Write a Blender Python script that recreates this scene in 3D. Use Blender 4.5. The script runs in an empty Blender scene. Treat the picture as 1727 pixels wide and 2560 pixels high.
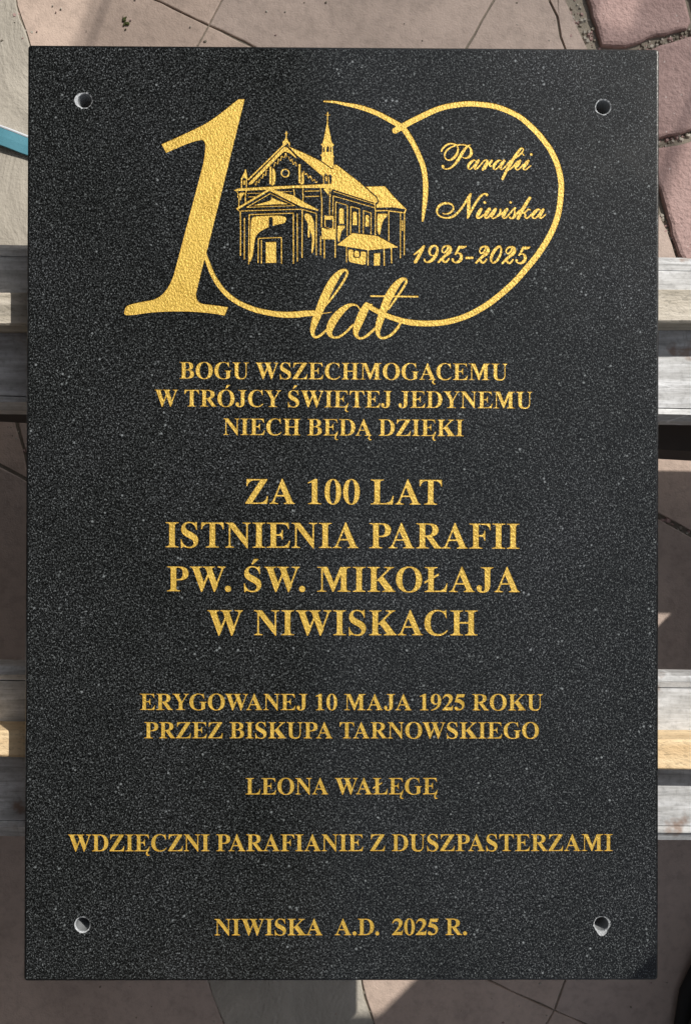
import bpy, bmesh, math, random
import numpy as np
from mathutils import Vector, Matrix
from mathutils.geometry import delaunay_2d_cdt
DEBUG = False
rnd = random.Random(7)
nrng = np.random.default_rng(11)
sc = bpy.context.scene
C = sc.collection

# ------------------------------------------------------------- camera
CAM = (-0.0026726, -0.0020108, 0.5477991)
ROT = (0.0045370, -0.0075911, 0.0027077)
FPX = 0.55/0.000254                      # focal length in sheet units
cd = bpy.data.cameras.new('Camera'); cam = bpy.data.objects.new('Camera', cd); C.objects.link(cam)
cam.location = CAM; cam.rotation_euler = ROT
cd.sensor_fit = 'VERTICAL'; cd.sensor_height = 36; cd.lens = 36*FPX/2560
cd.clip_start = 0.02; cd.clip_end = 500
sc.camera = cam
# ------------------------------------------------------------- light
SUNV = Vector((0.735, 0.72, 1.0)).normalized()
w = bpy.data.worlds.new('World'); sc.world = w; w.use_nodes = True
wn = w.node_tree.nodes; wl = w.node_tree.links
sky = wn.new('ShaderNodeTexSky'); sky.sky_type = 'NISHITA'; sky.sun_disc = False
sky.sun_elevation = math.asin(SUNV.z); sky.sun_rotation = math.atan2(SUNV.x, SUNV.y)
sky.air_density = 1.0; sky.dust_density = 1.5; sky.ozone_density = 1.0
bg = wn['Background']; bg.inputs['Strength'].default_value = 0.105
hs = wn.new('ShaderNodeHueSaturation'); hs.inputs['Saturation'].default_value = 0.38      # camera white balance for the open shade
wl.new(sky.outputs['Color'], hs.inputs['Color']); wl.new(hs.outputs['Color'], bg.inputs['Color'])
sd = bpy.data.lights.new('Sun', 'SUN'); sd.energy = 4.2; sd.angle = math.radians(0.53); sd.color = (1.0, 0.94, 0.85)
sun = bpy.data.objects.new('Sun', sd); C.objects.link(sun)
sun.rotation_euler = (-SUNV).to_track_quat('-Z', 'Y').to_euler(); sun.location = SUNV*6
sc.view_settings.view_transform = 'Standard'; sc.view_settings.look = 'None'
sc.view_settings.exposure = 0.0; sc.view_settings.gamma = 1.0; sc.view_settings.use_curve_mapping = False

# ------------------------------------------------------------- helpers
RM = np.array(cam.rotation_euler.to_matrix())
ZG = -0.28                                # the paving
def at(px, py, z):
    """point of the measured sheet (units) at height z"""
    d = RM @ np.array([(px-863.5)/FPX, (1280-py)/FPX, -1.0])
    t = (z-CAM[2])/d[2]
    return Vector((CAM[0]+d[0]*t, CAM[1]+d[1]*t, z))
def at_many(P, z):
    P = np.asarray(P, float)
    d = np.stack([(P[:, 0]-863.5)/FPX, (1280-P[:, 1])/FPX, -np.ones(len(P))], 1) @ RM.T
    t = (z-CAM[2])/d[:, 2]
    return np.stack([CAM[0]+d[:, 0]*t, CAM[1]+d[:, 1]*t], 1)

def obj(name, verts, faces, mat, parent=None, smooth=False, mats=None, fm=None):
    me = bpy.data.meshes.new(name); me.from_pydata([tuple(v) for v in verts], [], faces)
    me.materials.append(mat)
    for m in (mats or []): me.materials.append(m)
    if fm is not None: me.polygons.foreach_set('material_index', fm)
    if smooth: me.polygons.foreach_set('use_smooth', [True]*len(me.polygons))
    me.update()
    o = bpy.data.objects.new(name, me); C.objects.link(o)
    if parent: o.parent = parent
    return o
def bm_obj(name, bm, mat, parent=None, smooth=False):
    bmesh.ops.recalc_face_normals(bm, faces=bm.faces)
    me = bpy.data.meshes.new(name); bm.to_mesh(me); bm.free(); me.materials.append(mat)
    if smooth: me.polygons.foreach_set('use_smooth', [True]*len(me.polygons))
    o = bpy.data.objects.new(name, me); C.objects.link(o)
    if parent: o.parent = parent
    return o
def empty(name, loc=(0, 0, 0)):
    o = bpy.data.objects.new(name, None); C.objects.link(o); o.location = loc; o.empty_display_size = .05
    return o
def tag(o, label=None, cat=None, group=None, kind=None):
    for k, v in (('label', label), ('category', cat), ('group', group), ('kind', kind)):
        if v: o[k] = v
    return o
def bm_box(bm, x0, x1, y0, y1, z0, z1, bev=0.0):
    r = bmesh.ops.create_cube(bm, size=1.0)
    for v in r['verts']:
        v.co = Vector((x0+(v.co.x+.5)*(x1-x0), y0+(v.co.y+.5)*(y1-y0), z0+(v.co.z+.5)*(z1-z0)))
    if bev:
        es = list({e for v in r['verts'] for e in v.link_edges})
        bmesh.ops.bevel(bm, geom=es, offset=bev, segments=2, affect='EDGES', profile=.5)

# ------------------------------------------------------------- materials
class M:
    def __init__(s, name):
        s.m = bpy.data.materials.new(name); s.m.use_nodes = True
        s.n = s.m.node_tree.nodes; s.l = s.m.node_tree.links; s.b = s.n['Principled BSDF']
        s.tc = s.n.new('ShaderNodeTexCoord')
    def map(s, scale=(1, 1, 1), rot=(0, 0, 0)):
        n = s.n.new('ShaderNodeMapping'); n.inputs['Scale'].default_value = scale; n.inputs['Rotation'].default_value = rot
        s.l.new(s.tc.outputs['Object'], n.inputs['Vector']); return n.outputs['Vector']
    def noise(s, sc_, det=4, rough=.55, vec=None, dist=0.0):
        n = s.n.new('ShaderNodeTexNoise'); n.inputs['Scale'].default_value = sc_; n.inputs['Detail'].default_value = det
        n.inputs['Roughness'].default_value = rough; n.inputs['Distortion'].default_value = dist
        s.l.new(vec or s.tc.outputs['Object'], n.inputs['Vector']); return n.outputs['Fac']
    def vor(s, sc_, vec=None, feature='F1', out='Distance'):
        n = s.n.new('ShaderNodeTexVoronoi'); n.feature = feature; n.inputs['Scale'].default_value = sc_
        s.l.new(vec or s.tc.outputs['Object'], n.inputs['Vector']); return n.outputs[out]
    def ramp(s, fac, *stops, inter='LINEAR'):
        n = s.n.new('ShaderNodeValToRGB'); n.color_ramp.interpolation = inter
        e = n.color_ramp.elements
        while len(e) < len(stops): e.new(.5)
        for el, (p, c) in zip(e, stops):
            el.position = p; el.color = (*c, 1) if not isinstance(c, (int, float)) else (c, c, c, 1)
        s.l.new(fac, n.inputs['Fac']); return n.outputs['Color']
    def mix(s, a, b, fac, mode='MIX'):
        n = s.n.new('ShaderNodeMix'); n.data_type = 'RGBA'; n.blend_type = mode; n.clamp_factor = True
        for sock, v in ((n.inputs[0], fac), (n.inputs[6], a), (n.inputs[7], b)):
            if hasattr(v, 'links') or isinstance(v, bpy.types.NodeSocket): s.l.new(v, sock)
            elif isinstance(v, (int, float)): sock.default_value = v
            else: sock.default_value = (*v, 1)
        return n.outputs[2]
    def math(s, op, a, b=None):
        n = s.n.new('ShaderNodeMath'); n.operation = op
        for sock, v in zip(n.inputs, (a, b)):
            if v is None: continue
            if isinstance(v, (int, float)): sock.default_value = v
            else: s.l.new(v, sock)
        return n.outputs[0]
    def set(s, col=None, rough=None, bump=None, bs=.3, bd=.001, metal=None, spec=None):
        for k, v in (('Base Color', col), ('Roughness', rough), ('Metallic', metal), ('Specular IOR Level', spec)):
            if v is None: continue
            if isinstance(v, bpy.types.NodeSocket): s.l.new(v, s.b.inputs[k])
            else: s.b.inputs[k].default_value = (*v, 1) if isinstance(v, tuple) else v
        if bump is not None:
            n = s.n.new('ShaderNodeBump'); n.inputs['Strength'].default_value = bs; n.inputs['Distance'].default_value = bd
            s.l.new(bump, n.inputs['Height']); s.l.new(n.outputs['Normal'], s.b.inputs['Normal'])
        return s.m

def granite():
    m = M('black_granite')
    v1 = m.map((1, .6, 1), (0, 0, .75)); v2 = m.map((.6, 1, 1), (0, 0, -.5))
    a = m.noise(1450, 2.0, .6, v1, .5); b = m.noise(1150, 2.5, .6, v2, .7); big = m.noise(11, 4, .62)
    g1 = m.ramp(a, (.46, .004), (.56, .014), (.62, .060), (.69, .165), (.80, .30))
    g2 = m.ramp(b, (.52, .0), (.60, .014), (.66, .070), (.73, .18), (.84, .34))
    col = m.mix(g1, g2, 1.0, 'ADD')
    sp = m.ramp(m.vor(190), (.0, .24), (.11, .16), (.17, 0.0)); 
    spm = m.ramp(m.noise(75, 1), (.55, 0.0), (.62, 1.0))
    col = m.mix(col, m.mix((0, 0, 0), sp, spm), 1.0, 'ADD')
    col = m.mix(col, m.ramp(big, (.3, (.74, .83, .86)), (.5, (.91, 1.01, 1.06)), (.7, (1.08, 1.18, 1.28))), 1.0, 'MULTIPLY')
    sd1 = m.vor(7, m.map((1, .4, 1), (0, 0, .8)), 'DISTANCE_TO_EDGE'); sk = m.math('MULTIPLY', m.ramp(sd1, (.0, 1.0), (.006, 0.0)), m.ramp(m.noise(6, 3), (.52, 0.0), (.60, .08)))
    col = m.mix(col, (.12, .13, .14), sk)
    rg = m.ramp(m.noise(25, 4, .6), (.35, .10), (.7, .18))
    return m.set(col, rg, spec=.42)
def granite_edge():
    m = M('sawn_granite_edge')
    a = m.noise(700, 3, .6)
    return m.set(m.ramp(a, (.42, (.003, .0035, .004)), (.60, (.010, .012, .014)), (.80, (.07, .08, .09))), .28, a, .4, .0003)
def hole_mat():
    m = M('drilled_granite_dust')
    a = m.noise(900, 3, .7)
    return m.set(m.ramp(a, (.35, (.28, .30, .32)), (.6, (.52, .55, .58)), (.75, (.72, .75, .78))), .9, a, .6, .0006)
def gold():
    m = M('gold_paint')
    v = m.map((1.0, .7, 1), (0, 0, .6))
    a = m.noise(900, 3, .6, v, .3); b = m.noise(90, 3, .5)
    pit = m.ramp(m.vor(170), (.0, .35), (.05, .6), (.10, 1.0)); pm = m.ramp(m.noise(33, 2), (.60, 1.0), (.66, 0.0))
    col = m.ramp(b, (.3, (.61, .40, .065)), (.7, (.75, .515, .10)))
    col = m.mix(col, m.mix((.40, .24, .045), col, m.ramp(a, (.30, 0.0), (.50, 1.0))), .45)
    h = m.mix(a, m.mix(pit, (1, 1, 1), pm), .35, 'MULTIPLY')
    return m.set(col, m.ramp(b, (.3, .30), (.7, .46)), h, .85, .0008, metal=.28)
def concrete(name, c, var=.25, rough_n=.5):
    m = M(name)
    a = m.noise(9, 5, .6); b = m.noise(120, 4, .6); d = m.noise(600, 2, .6)
    lo = tuple(x*(1-var) for x in c); hi = tuple(min(1, x*(1+var*.7)) for x in c)
    col = m.ramp(a, (.3, lo), (.7, hi))
    col = m.mix(col, m.ramp(b, (.30, .70), (.52, 1.0), (.75, 1.10)), .55, 'MULTIPLY')
    col = m.mix(col, m.ramp(m.vor(26), (.0, .25), (.045, .45), (.07, 1.0)), m.ramp(m.noise(7, 2), (.50, 0.0), (.60, .7)), 'MULTIPLY')
    h = m.mix(b, d, .35)
    return m.set(col, .88, h, rough_n, .0016)
def rough_stone():
    m = M('rough_paving')
    v = m.map((1, .45, 1), (0, 0, -.5))
    a = m.noise(22, 6, .65, v, .8); b = m.noise(8, 4, .6); d = m.noise(250, 3, .6)
    col = m.mix(m.ramp(b, (.3, (.39, .36, .31)), (.7, (.48, .45, .395))), m.ramp(a, (.3, .72), (.6, 1.05)), .7, 'MULTIPLY')
    return m.set(col, .9, m.mix(a, d, .18), .8, .006)
def pink_stone():
    m = M('pink_paving')
    b = m.noise(10, 4, .6); d = m.noise(260, 4, .6)
    col = m.ramp(b, (.3, (.34, .225, .21)), (.7, (.46, .325, .305)))
    sp = m.ramp(m.vor(170), (.0, (.75, .68, .66)), (.10, (.60, .52, .50)), (.16, 0.0)); k = m.ramp(m.vor(170), (.12, 1.0), (.18, 0.0))
    k = m.math('MULTIPLY', k, m.ramp(m.noise(75, 2), (.55, 0.0), (.62, .8)))
    col = m.mix(col, (.66, .58, .55), k)
    col = m.mix(col, m.ramp(d, (.3, .75), (.7, 1.12)), .6, 'MULTIPLY')
    return m.set(col, .85, m.mix(d, m.noise(70, 4, .6), .5), .9, .0035)
def weathered(name, c1, c2, rust=True):
    m = M(name)
    v = m.map((.16, 1, 1)); v2 = m.map((.06, 1, 1))
    a = m.noise(160, 5, .65, v); b = m.noise(420, 3, .6, v2); big = m.noise(12, 4, .6)
    col = m.ramp(a, (.28, tuple(x*.70 for x in c1)), (.44, tuple(x*.95 for x in c1)), (.66, c2))
    col = m.mix(col, m.ramp(b, (.36, .55), (.44, 1.0)), .5, 'MULTIPLY')
    col = m.mix(col, m.ramp(big, (.35, .82), (.65, 1.08)), .7, 'MULTIPLY')
    # scratches
    s1 = m.vor(30, m.map((.35, 6, 1), (0, 0, .55)), 'DISTANCE_TO_EDGE'); s2 = m.vor(26, m.map((5, .5, 1), (0, 0, .9)), 'DISTANCE_TO_EDGE')
    sc1 = m.math('MULTIPLY', m.ramp(s1, (.0, 1.0), (.02, 0.0)), m.ramp(m.noise(9, 2), (.52, 0.0), (.6, .6)))
    col = m.mix(col, tuple(min(1, x*1.35) for x in c2), sc1)
    sc2 = m.math('MULTIPLY', m.ramp(s2, (.0, 1.0), (.015, 0.0)), m.ramp(m.noise(14, 2), (.54, 0.0), (.62, .5)))
    col = m.mix(col, tuple(x*.45 for x in c1), sc2)
    col = m.mix(col, m.ramp(m.noise(260, 4, .65), (.32, .66), (.48, 1.0), (.68, 1.12)), .6, 'MULTIPLY')
    if rust:
        r = m.math('MULTIPLY', m.ramp(m.noise(30, 4, .6), (.62, 0.0), (.70, .7)), 1.0)
        col = m.mix(col, (.20, .10, .05), r)
    return m.set(col, .6, m.mix(a, b, .5), .5, .001)
def pine(name, c1, c2, sc_=220, lines=.6):
    m = M(name)
    v = m.map((.12, 1, 1)); a = m.noise(sc_, 4, .6, v); b = m.noise(420, 3, .65, m.map((.45, 1, 1), (0, 0, .6)))
    ln = m.ramp(m.noise(75, 2, .5, m.map((.015, 1, 1))), (.42, .45), (.48, 1.0), (.60, .95), (.66, .6))
    col = m.mix(m.ramp(a, (.3, c1), (.7, c2)), ln, lines, 'MULTIPLY')
    col = m.mix(col, m.ramp(b, (.34, .5), (.45, 1.0)), .55, 'MULTIPLY')
    return m.set(col, .75, b, .7, .0012)
def plain(name, c, r=.6, var=.15):
    m = M(name); a = m.noise(30, 4, .6)
    return m.set(m.ramp(a, (.3, tuple(x*(1-var) for x in c)), (.7, tuple(x*(1+var) for x in c))), r, m.noise(300, 3), .2, .0005)

BORE = plain('drilled_bore', (.22, .235, .25), .85, .3)
GRAN, GEDGE, HOLE, GOLD = granite(), granite_edge(), hole_mat(), gold()
TAN = concrete('tan_paving', (.55, .435, .37), .18, .7); TAN2 = concrete('brown_paving', (.50, .405, .355), .2, .7); ROUGH = rough_stone(); PINK = pink_stone()
BED = concrete('joint_sand', (.27, .24, .195), .35, 1.0)
BOARD = weathered('weathered_grey_board', (.50, .51, .52), (.68, .70, .73)); STRIP = weathered('grey_edge_strip', (.52, .53, .54), (.70, .72, .74))
DARKW = plain('dark_stained_wood', (.035, .028, .024), .7)
OLDPINE = pine('weathered_batten_wood', (.42, .38, .31), (.66, .61, .53)); NEWPINE = pine('fresh_sawn_wood', (.70, .50, .28), (.88, .70, .45), 160, .12)
TEAL = plain('teal_webbing', (.09, .27, .35), .5, .1); WHITE = plain('white_strap_edge', (.62, .66, .72), .6, .05)
BLACK = plain('black_leather', (.008, .008, .009), .5); SOLE = plain('black_rubber', (.015, .015, .016), .8)
NET = M('added_shade_net'); nb = NET.n; tr = nb.new('ShaderNodeBsdfTransparent'); df = nb.new('ShaderNodeBsdfDiffuse'); df.inputs['Color'].default_value = (.55, .5, .45, 1)
mx = nb.new('ShaderNodeMixShader'); mx.inputs[0].default_value = .28  # mostly transparent, so the added net only dims the sun
NET.l.new(tr.outputs[0], mx.inputs[1]); NET.l.new(df.outputs[0], mx.inputs[2]); NET.l.new(mx.outputs[0], nb['Material Output'].inputs['Surface']); NET = NET.m
BLOCKER = plain('dark_brown_blocker_paint', (.035, .024, .017), .8)  # dark colour of the added light blockers
MOSS = plain('moss', (.07, .085, .025), .9, .4)
BLOCKERW = pine('blocker_wood', (.48, .42, .34), (.62, .56, .46))  # pale, so the added boxes bounce some light back
# ---------------------------------------------------------------------------
# Engraved writing: outlines are drawn as polygons in "sheet units" (x right,
# y down, one unit about 0.254 mm), merged on a fine grid and traced again.
# ---------------------------------------------------------------------------
def bez(p0, p1, p2, p3, n=10):
    t = np.linspace(0, 1, n + 1)[1:, None]
    return (1-t)**3*p0 + 3*(1-t)**2*t*p1 + 3*(1-t)*t*t*p2 + t**3*p3

def path(s):
    tok = s.split(); out = []; i = 0
    cmd = 'M'
    while i < len(tok):
        if tok[i] in 'MLCZ':
            cmd = tok[i]; i += 1
            if cmd == 'Z': continue
        if cmd in 'ML':
            out.append(np.array([float(tok[i]), float(tok[i+1])])); i += 2
        else:
            v = [float(q) for q in tok[i:i+6]]; i += 6
            p0 = out[-1]
            out.extend(list(bez(p0, np.array(v[0:2]), np.array(v[2:4]), np.array(v[4:6]))))
    return np.array(out)

def ell(x0, y0, x1, y1, n=48, k=2.15):
    t = np.linspace(0, 2*np.pi, n, endpoint=False)
    c, s = np.cos(t), np.sin(t)
    return np.stack([(x0+x1)/2 + (x1-x0)/2*np.sign(c)*abs(c)**(2/k), (y0+y1)/2 + (y1-y0)/2*np.sign(s)*abs(s)**(2/k)], 1)

def catmull(P, per=8, closed=False):
    P = np.array(P, float)
    if len(P) < 3: return P
    Q = np.vstack([P[-1:], P, P[:2]]) if closed else np.vstack([2*P[0]-P[1], P, 2*P[-1]-P[-2]])
    out = []
    t = np.linspace(0, 1, per, endpoint=False)[:, None]
    for i in range(1, len(Q)-2):
        a, b, c, d = Q[i-1], Q[i], Q[i+1], Q[i+2]
        out.append(.5*((2*b) + (c-a)*t + (2*a-5*b+4*c-d)*t*t + (3*b-a-3*c+d)*t**3))
    if not closed: out.append(P[-1:])
    return np.vstack(out)

def circ(x, y, r, n=16):
    t = np.linspace(0, 2*np.pi, n, endpoint=False)
    return np.stack([x+r*np.cos(t), y+r*np.sin(t)], 1)

def stroke(P, per=8, smooth=True):
    """polygons of a line whose width changes from point to point (x, y, width)"""
    P = np.array(P, float)
    S = catmull(P, per) if smooth else P
    out = []
    for i in range(len(S)-1):
        a, b = S[i], S[i+1]
        d = b[:2]-a[:2]; L = np.hypot(*d)
        if L < 1e-6: continue
        n = np.array([-d[1], d[0]])/L/2
        out.append(np.array([a[:2]+n*a[2], b[:2]+n*b[2], b[:2]-n*b[2], a[:2]-n*a[2]]))
    for a in (S[1:-1] if smooth else S[1:-1]): out.append(circ(a[0], a[1], abs(a[2])/2))
    return [('+', q) for q in out]

def st(x0, x1, a0, a1, b0, b1, y0=0, y1=676, e=26, r=75):
    s = ''
    if b0 is None: s += f'M {x0} {y0} L {x1} {y0} '
    else: s += f'M {b0} {y0} L {b1} {y0} L {b1} {y0+e} C {x1+(b1-x1)*.3} {y0+e+4} {x1} {y0+e+12} {x1} {y0+r+e} '
    if a0 is None: s += f'L {x1} {y1} L {x0} {y1} '
    else: s += (f'L {x1} {y1-r-e} C {x1} {y1-e-12} {x1+(a1-x1)*.3} {y1-e-4} {a1} {y1-e} L {a1} {y1} L {a0} {y1} L {a0} {y1-e} '
                f'C {x0-(x0-a0)*.3} {y1-e-4} {x0} {y1-e-12} {x0} {y1-r-e} ')
    if b0 is not None: s += f'L {x0} {y0+r+e} C {x0} {y0+e+12} {x0-(x0-b0)*.3} {y0+e+4} {b0} {y0+e} '
    return s + 'Z'

GL = {}
def G(ch, adv, *parts):
    GL[ch] = (adv, [(p[0], path(p[1:]) if isinstance(p, str) else p[1]) for p in parts])
P_ = lambda s: '+' + s
G('A', 722, '+M 344 691 L 366 691 L 372 640 L 132 30 L 78 30 Z', '+M 340 691 L 366 691 L 658 22 L 488 22 L 280 500 Z',
  '+M 9 0 L 250 0 L 250 25 C 180 27 135 50 148 105 L 104 105 C 82 50 60 30 9 25 Z',
  '+M 400 0 L 702 0 L 702 25 C 665 29 648 45 622 105 L 455 105 C 482 52 470 28 400 25 Z', '+M 175 203 L 430 203 L 430 248 L 175 248 Z')
G('B', 667, '+'+st(118,272,16,272,16,272), '+M 118 676 L 340 676 C 510 676 592 610 592 512 C 592 430 530 378 440 358 C 570 342 628 280 628 190 C 628 70 530 0 350 0 L 118 0 Z',
  '-M 272 638 L 310 638 C 405 638 432 590 432 512 C 432 420 395 377 300 377 L 272 377 Z', '-M 272 338 L 310 338 C 425 338 462 290 462 190 C 462 90 422 38 320 38 L 272 38 Z')
G('C', 722, '+M 622 691 L 642 691 L 654 462 L 628 462 C 606 570 530 652 424 652 C 290 652 219 530 219 335 C 219 140 300 38 440 38 C 530 38 600 75 666 152 L 688 132 C 622 35 532 -19 405 -19 C 180 -19 49 130 49 330 C 49 545 205 691 400 691 C 460 691 510 675 550 662 C 585 647 605 657 622 691 Z')
G('D', 722, '+'+st(108,262,14,262,14,262), '+M 108 0 L 330 0 C 560 0 692 140 692 340 C 692 550 560 676 330 676 L 108 676 Z', '-M 262 638 L 320 638 C 460 638 522 520 522 338 C 522 150 450 38 320 38 L 262 38 Z')
LEG = '+M 118 676 L 600 676 L 612 505 L 586 505 C 566 600 510 636 400 636 L 118 636 Z'
MID = '+M 270 370 L 330 370 C 392 370 412 420 420 484 L 448 484 L 448 212 L 420 212 C 410 285 390 323 330 323 L 270 323 Z'
G('E', 667, '+'+st(118,272,16,272,16,272), LEG, MID, '+M 118 0 L 608 0 L 645 195 L 617 195 C 580 85 510 40 400 40 L 118 40 Z')
G('F', 611, '+'+st(118,272,16,272,16,374), '+M 118 676 L 584 676 L 592 495 L 566 495 C 546 595 490 636 390 636 L 118 636 Z', MID)
G('G', 778, '+M 640 691 L 652 470 L 626 470 C 600 580 530 652 420 652 C 280 652 208 530 208 335 C 208 140 285 19 425 19 C 470 19 510 28 535 50 L 535 250 C 535 300 515 314 460 316 L 460 342 L 757 342 L 757 316 C 710 312 690 300 690 250 L 690 60 C 610 10 520 -19 410 -19 C 180 -19 37 130 37 330 C 37 545 200 691 400 691 C 460 691 510 675 550 662 C 585 647 605 657 620 691 Z')
G('H', 778, '+'+st(118,272,21,369,21,369), '+'+st(506,660,409,757,409,757), '+M 270 316 L 508 316 L 508 364 L 270 364 Z')
G('I', 389, '+'+st(118,272,20,370,20,370))
G('J', 500, '+M 130 676 L 479 676 L 479 650 C 415 646 392 628 392 570 L 392 190 C 392 50 310 -19 180 -19 C 80 -19 20 35 20 105 C 20 160 55 190 95 190 C 140 190 168 160 168 122 C 168 95 155 80 155 60 C 155 40 170 25 190 25 C 225 25 238 60 238 120 L 238 570 C 238 628 215 646 130 650 Z')
G('K', 778, '+'+st(118,272,30,366,30,366), '+M 262 300 L 545 590 C 570 620 560 642 470 650 L 470 676 L 742 676 L 742 650 C 695 646 660 632 612 585 L 420 395 L 300 290 Z',
  '+M 325 372 L 445 425 L 690 110 C 722 60 742 32 778 26 L 778 0 L 420 0 L 420 26 C 490 28 505 48 482 80 L 300 318 Z')
LL = ['+'+st(118,272,19,372,19,272), '+M 118 0 L 614 0 L 640 240 L 612 240 C 588 110 520 40 400 40 L 118 40 Z']
G('L', 667, *LL)
G('Ł', 667, *LL, '+M 12 218 L 12 278 L 408 510 L 408 450 Z')
G('M', 944, '+M 14 676 L 290 676 L 482 215 L 462 0 L 425 0 L 160 600 C 140 640 100 648 14 650 Z', '+M 122 640 L 168 590 L 168 90 C 168 45 190 30 265 26 L 265 0 L 14 0 L 14 26 C 100 30 122 45 122 90 Z',
  '+M 430 0 L 462 0 L 700 570 L 680 676 L 640 676 L 440 190 Z', '+'+st(655,809,640,921,560,921))
G('N', 722, '+M 16 676 L 232 676 L 580 235 L 618 190 L 618 -18 L 590 -18 L 130 565 C 90 630 70 648 16 650 Z', '+M 106 620 L 152 560 L 152 95 C 152 45 180 30 245 26 L 245 0 L 16 0 L 16 26 C 80 30 106 45 106 95 Z',
  '+M 618 -18 L 618 580 C 618 630 640 646 703 650 L 703 676 L 475 676 L 475 650 C 545 646 572 630 572 580 L 572 100 Z')
GO = ['+', None]
def O(ch, *extra): 
    GL[ch] = (778, [('+', ell(35,-19,743,691)), ('-', ell(205,18,573,654))] + [(p[0], path(p[1:])) for p in extra])
O('O'); O('Ó', '+M 360 735 L 405 735 L 555 868 L 555 885 L 430 885 Z')
G('P', 611, '+'+st(118,272,16,272,16,374), '+M 118 676 L 330 676 C 515 676 602 605 602 490 C 602 365 505 296 330 296 L 118 296 Z', '-M 272 638 L 300 638 C 402 638 440 590 440 488 C 440 380 402 335 300 335 L 272 335 Z')
G('R', 722, '+'+st(118,272,26,272,26,374), '+M 118 676 L 350 676 C 545 676 628 605 628 502 C 628 400 560 343 440 320 L 118 320 Z', '-M 272 638 L 310 638 C 420 638 460 590 460 498 C 460 395 412 352 310 352 L 272 352 Z', '+M 290 335 L 450 335 L 645 70 C 675 38 690 30 724 26 L 724 0 L 518 0 L 272 335 Z')
SS = '+M 449 691 L 470 691 L 478 470 L 452 470 C 430 580 360 653 270 653 C 205 653 163 618 163 565 C 163 500 220 465 320 415 C 440 355 513 300 513 190 C 513 70 415 -19 280 -19 C 215 -19 170 0 130 12 C 95 22 85 10 75 -19 L 50 -19 L 37 222 L 63 222 C 90 95 170 22 265 22 C 340 22 383 60 383 115 C 383 185 320 220 230 265 C 110 325 48 385 48 485 C 48 605 140 691 260 691 C 310 691 350 680 385 668 C 425 656 440 666 449 691 Z'
G('S', 556, SS); G('Ś', 556, SS, '+M 235 735 L 282 735 L 430 868 L 430 885 L 305 885 Z')
G('T', 667, '+'+st(257,411,None,None,156,512), '+M 31 676 L 636 676 L 636 492 L 610 492 C 590 590 540 636 450 636 L 216 636 C 130 636 78 590 57 492 L 31 492 Z')
G('U', 722, '+M 16 676 L 362 676 L 362 650 C 295 646 272 630 272 570 L 272 220 C 272 90 320 42 415 42 C 515 42 565 100 565 230 L 565 560 C 565 625 540 646 475 650 L 475 676 L 705 676 L 705 650 C 640 646 612 625 612 560 L 612 230 C 612 65 535 -19 370 -19 C 200 -19 118 55 118 205 L 118 570 C 118 630 90 646 16 650 Z')
G('W', 1000, '+M 19 676 L 345 676 L 345 650 C 285 646 265 633 280 590 L 430 165 L 348 -15 L 320 -15 L 100 590 C 82 633 65 646 19 650 Z', '+M 345 -15 L 545 470 L 512 525 L 328 90 Z',
  '+M 370 676 L 690 676 L 690 650 C 630 646 610 633 625 590 L 775 165 L 693 -15 L 665 -15 L 450 590 C 430 633 415 646 370 650 Z', '+M 690 -15 L 907 570 C 925 625 945 646 983 650 L 983 676 L 760 676 L 760 650 C 840 646 875 625 858 570 L 670 60 Z')
G('Y', 722, '+M 15 676 L 355 676 L 355 650 C 300 646 280 628 300 593 L 425 350 L 440 300 L 286 300 L 286 320 L 120 600 C 95 636 70 646 15 650 Z', '+M 400 320 L 440 300 L 602 580 C 632 630 660 646 705 650 L 705 676 L 485 676 L 485 650 C 560 646 580 625 556 580 L 415 340 Z', '+'+st(286,440,None,None,172,552,0,310))
G('Z', 667, '+M 60 676 L 620 676 L 620 650 L 215 40 L 400 40 C 520 40 580 90 610 218 L 638 218 L 622 0 L 28 0 L 28 26 L 425 636 L 300 636 C 170 636 110 595 82 478 L 54 478 Z')
GL['0'] = (500, [('+', ell(24,-13,476,688)), ('-', ell(165,18,335,657))])
G('1', 500, '+M 65 582 L 265 688 L 332 688 L 332 100 C 332 45 350 30 442 26 L 442 0 L 75 0 L 75 26 C 160 30 181 45 181 100 L 181 520 C 181 570 168 585 140 580 C 120 577 100 570 75 555 Z')
G('2', 500, '+M 28 478 C 55 620 140 688 250 688 C 372 688 457 610 457 505 C 457 410 380 310 192 132 L 340 132 C 410 132 425 150 450 212 L 478 212 L 440 0 L 17 0 L 17 26 C 200 220 298 350 298 470 C 298 540 255 583 190 583 C 130 583 90 550 55 473 Z')
G('5', 500, '+M 130 676 L 470 676 L 425 543 L 190 543 L 165 480 C 340 460 452 370 452 235 C 452 90 330 -8 170 -8 C 80 -8 22 30 22 85 C 22 130 55 160 98 160 C 170 160 190 60 260 60 C 310 60 338 100 338 160 C 338 270 220 328 35 338 Z')
G('9', 500, '+M 45 -13 C 300 10 474 170 474 410 C 474 590 380 688 250 688 C 120 688 24 590 24 450 C 24 320 105 233 215 233 C 265 233 300 250 325 275 C 290 140 200 50 40 15 Z', '-M 250 655 C 300 655 325 590 325 465 C 325 380 320 320 300 300 C 285 285 270 280 255 280 C 195 280 170 345 170 465 C 170 590 200 655 250 655 Z')
GL['.'] = (250, [('+', circ(125, 72, 86, 24))])
def ogonek(x): return stroke([(x+10,25,40),(x-25,-45,62),(x-32,-105,78),(x+5,-158,64),(x+75,-160,30)])
GL['Ą'] = (722, GL['A'][1] + ogonek(610)); GL['Ę'] = (667, GL['E'][1] + ogonek(560))
KERN = {}
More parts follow.
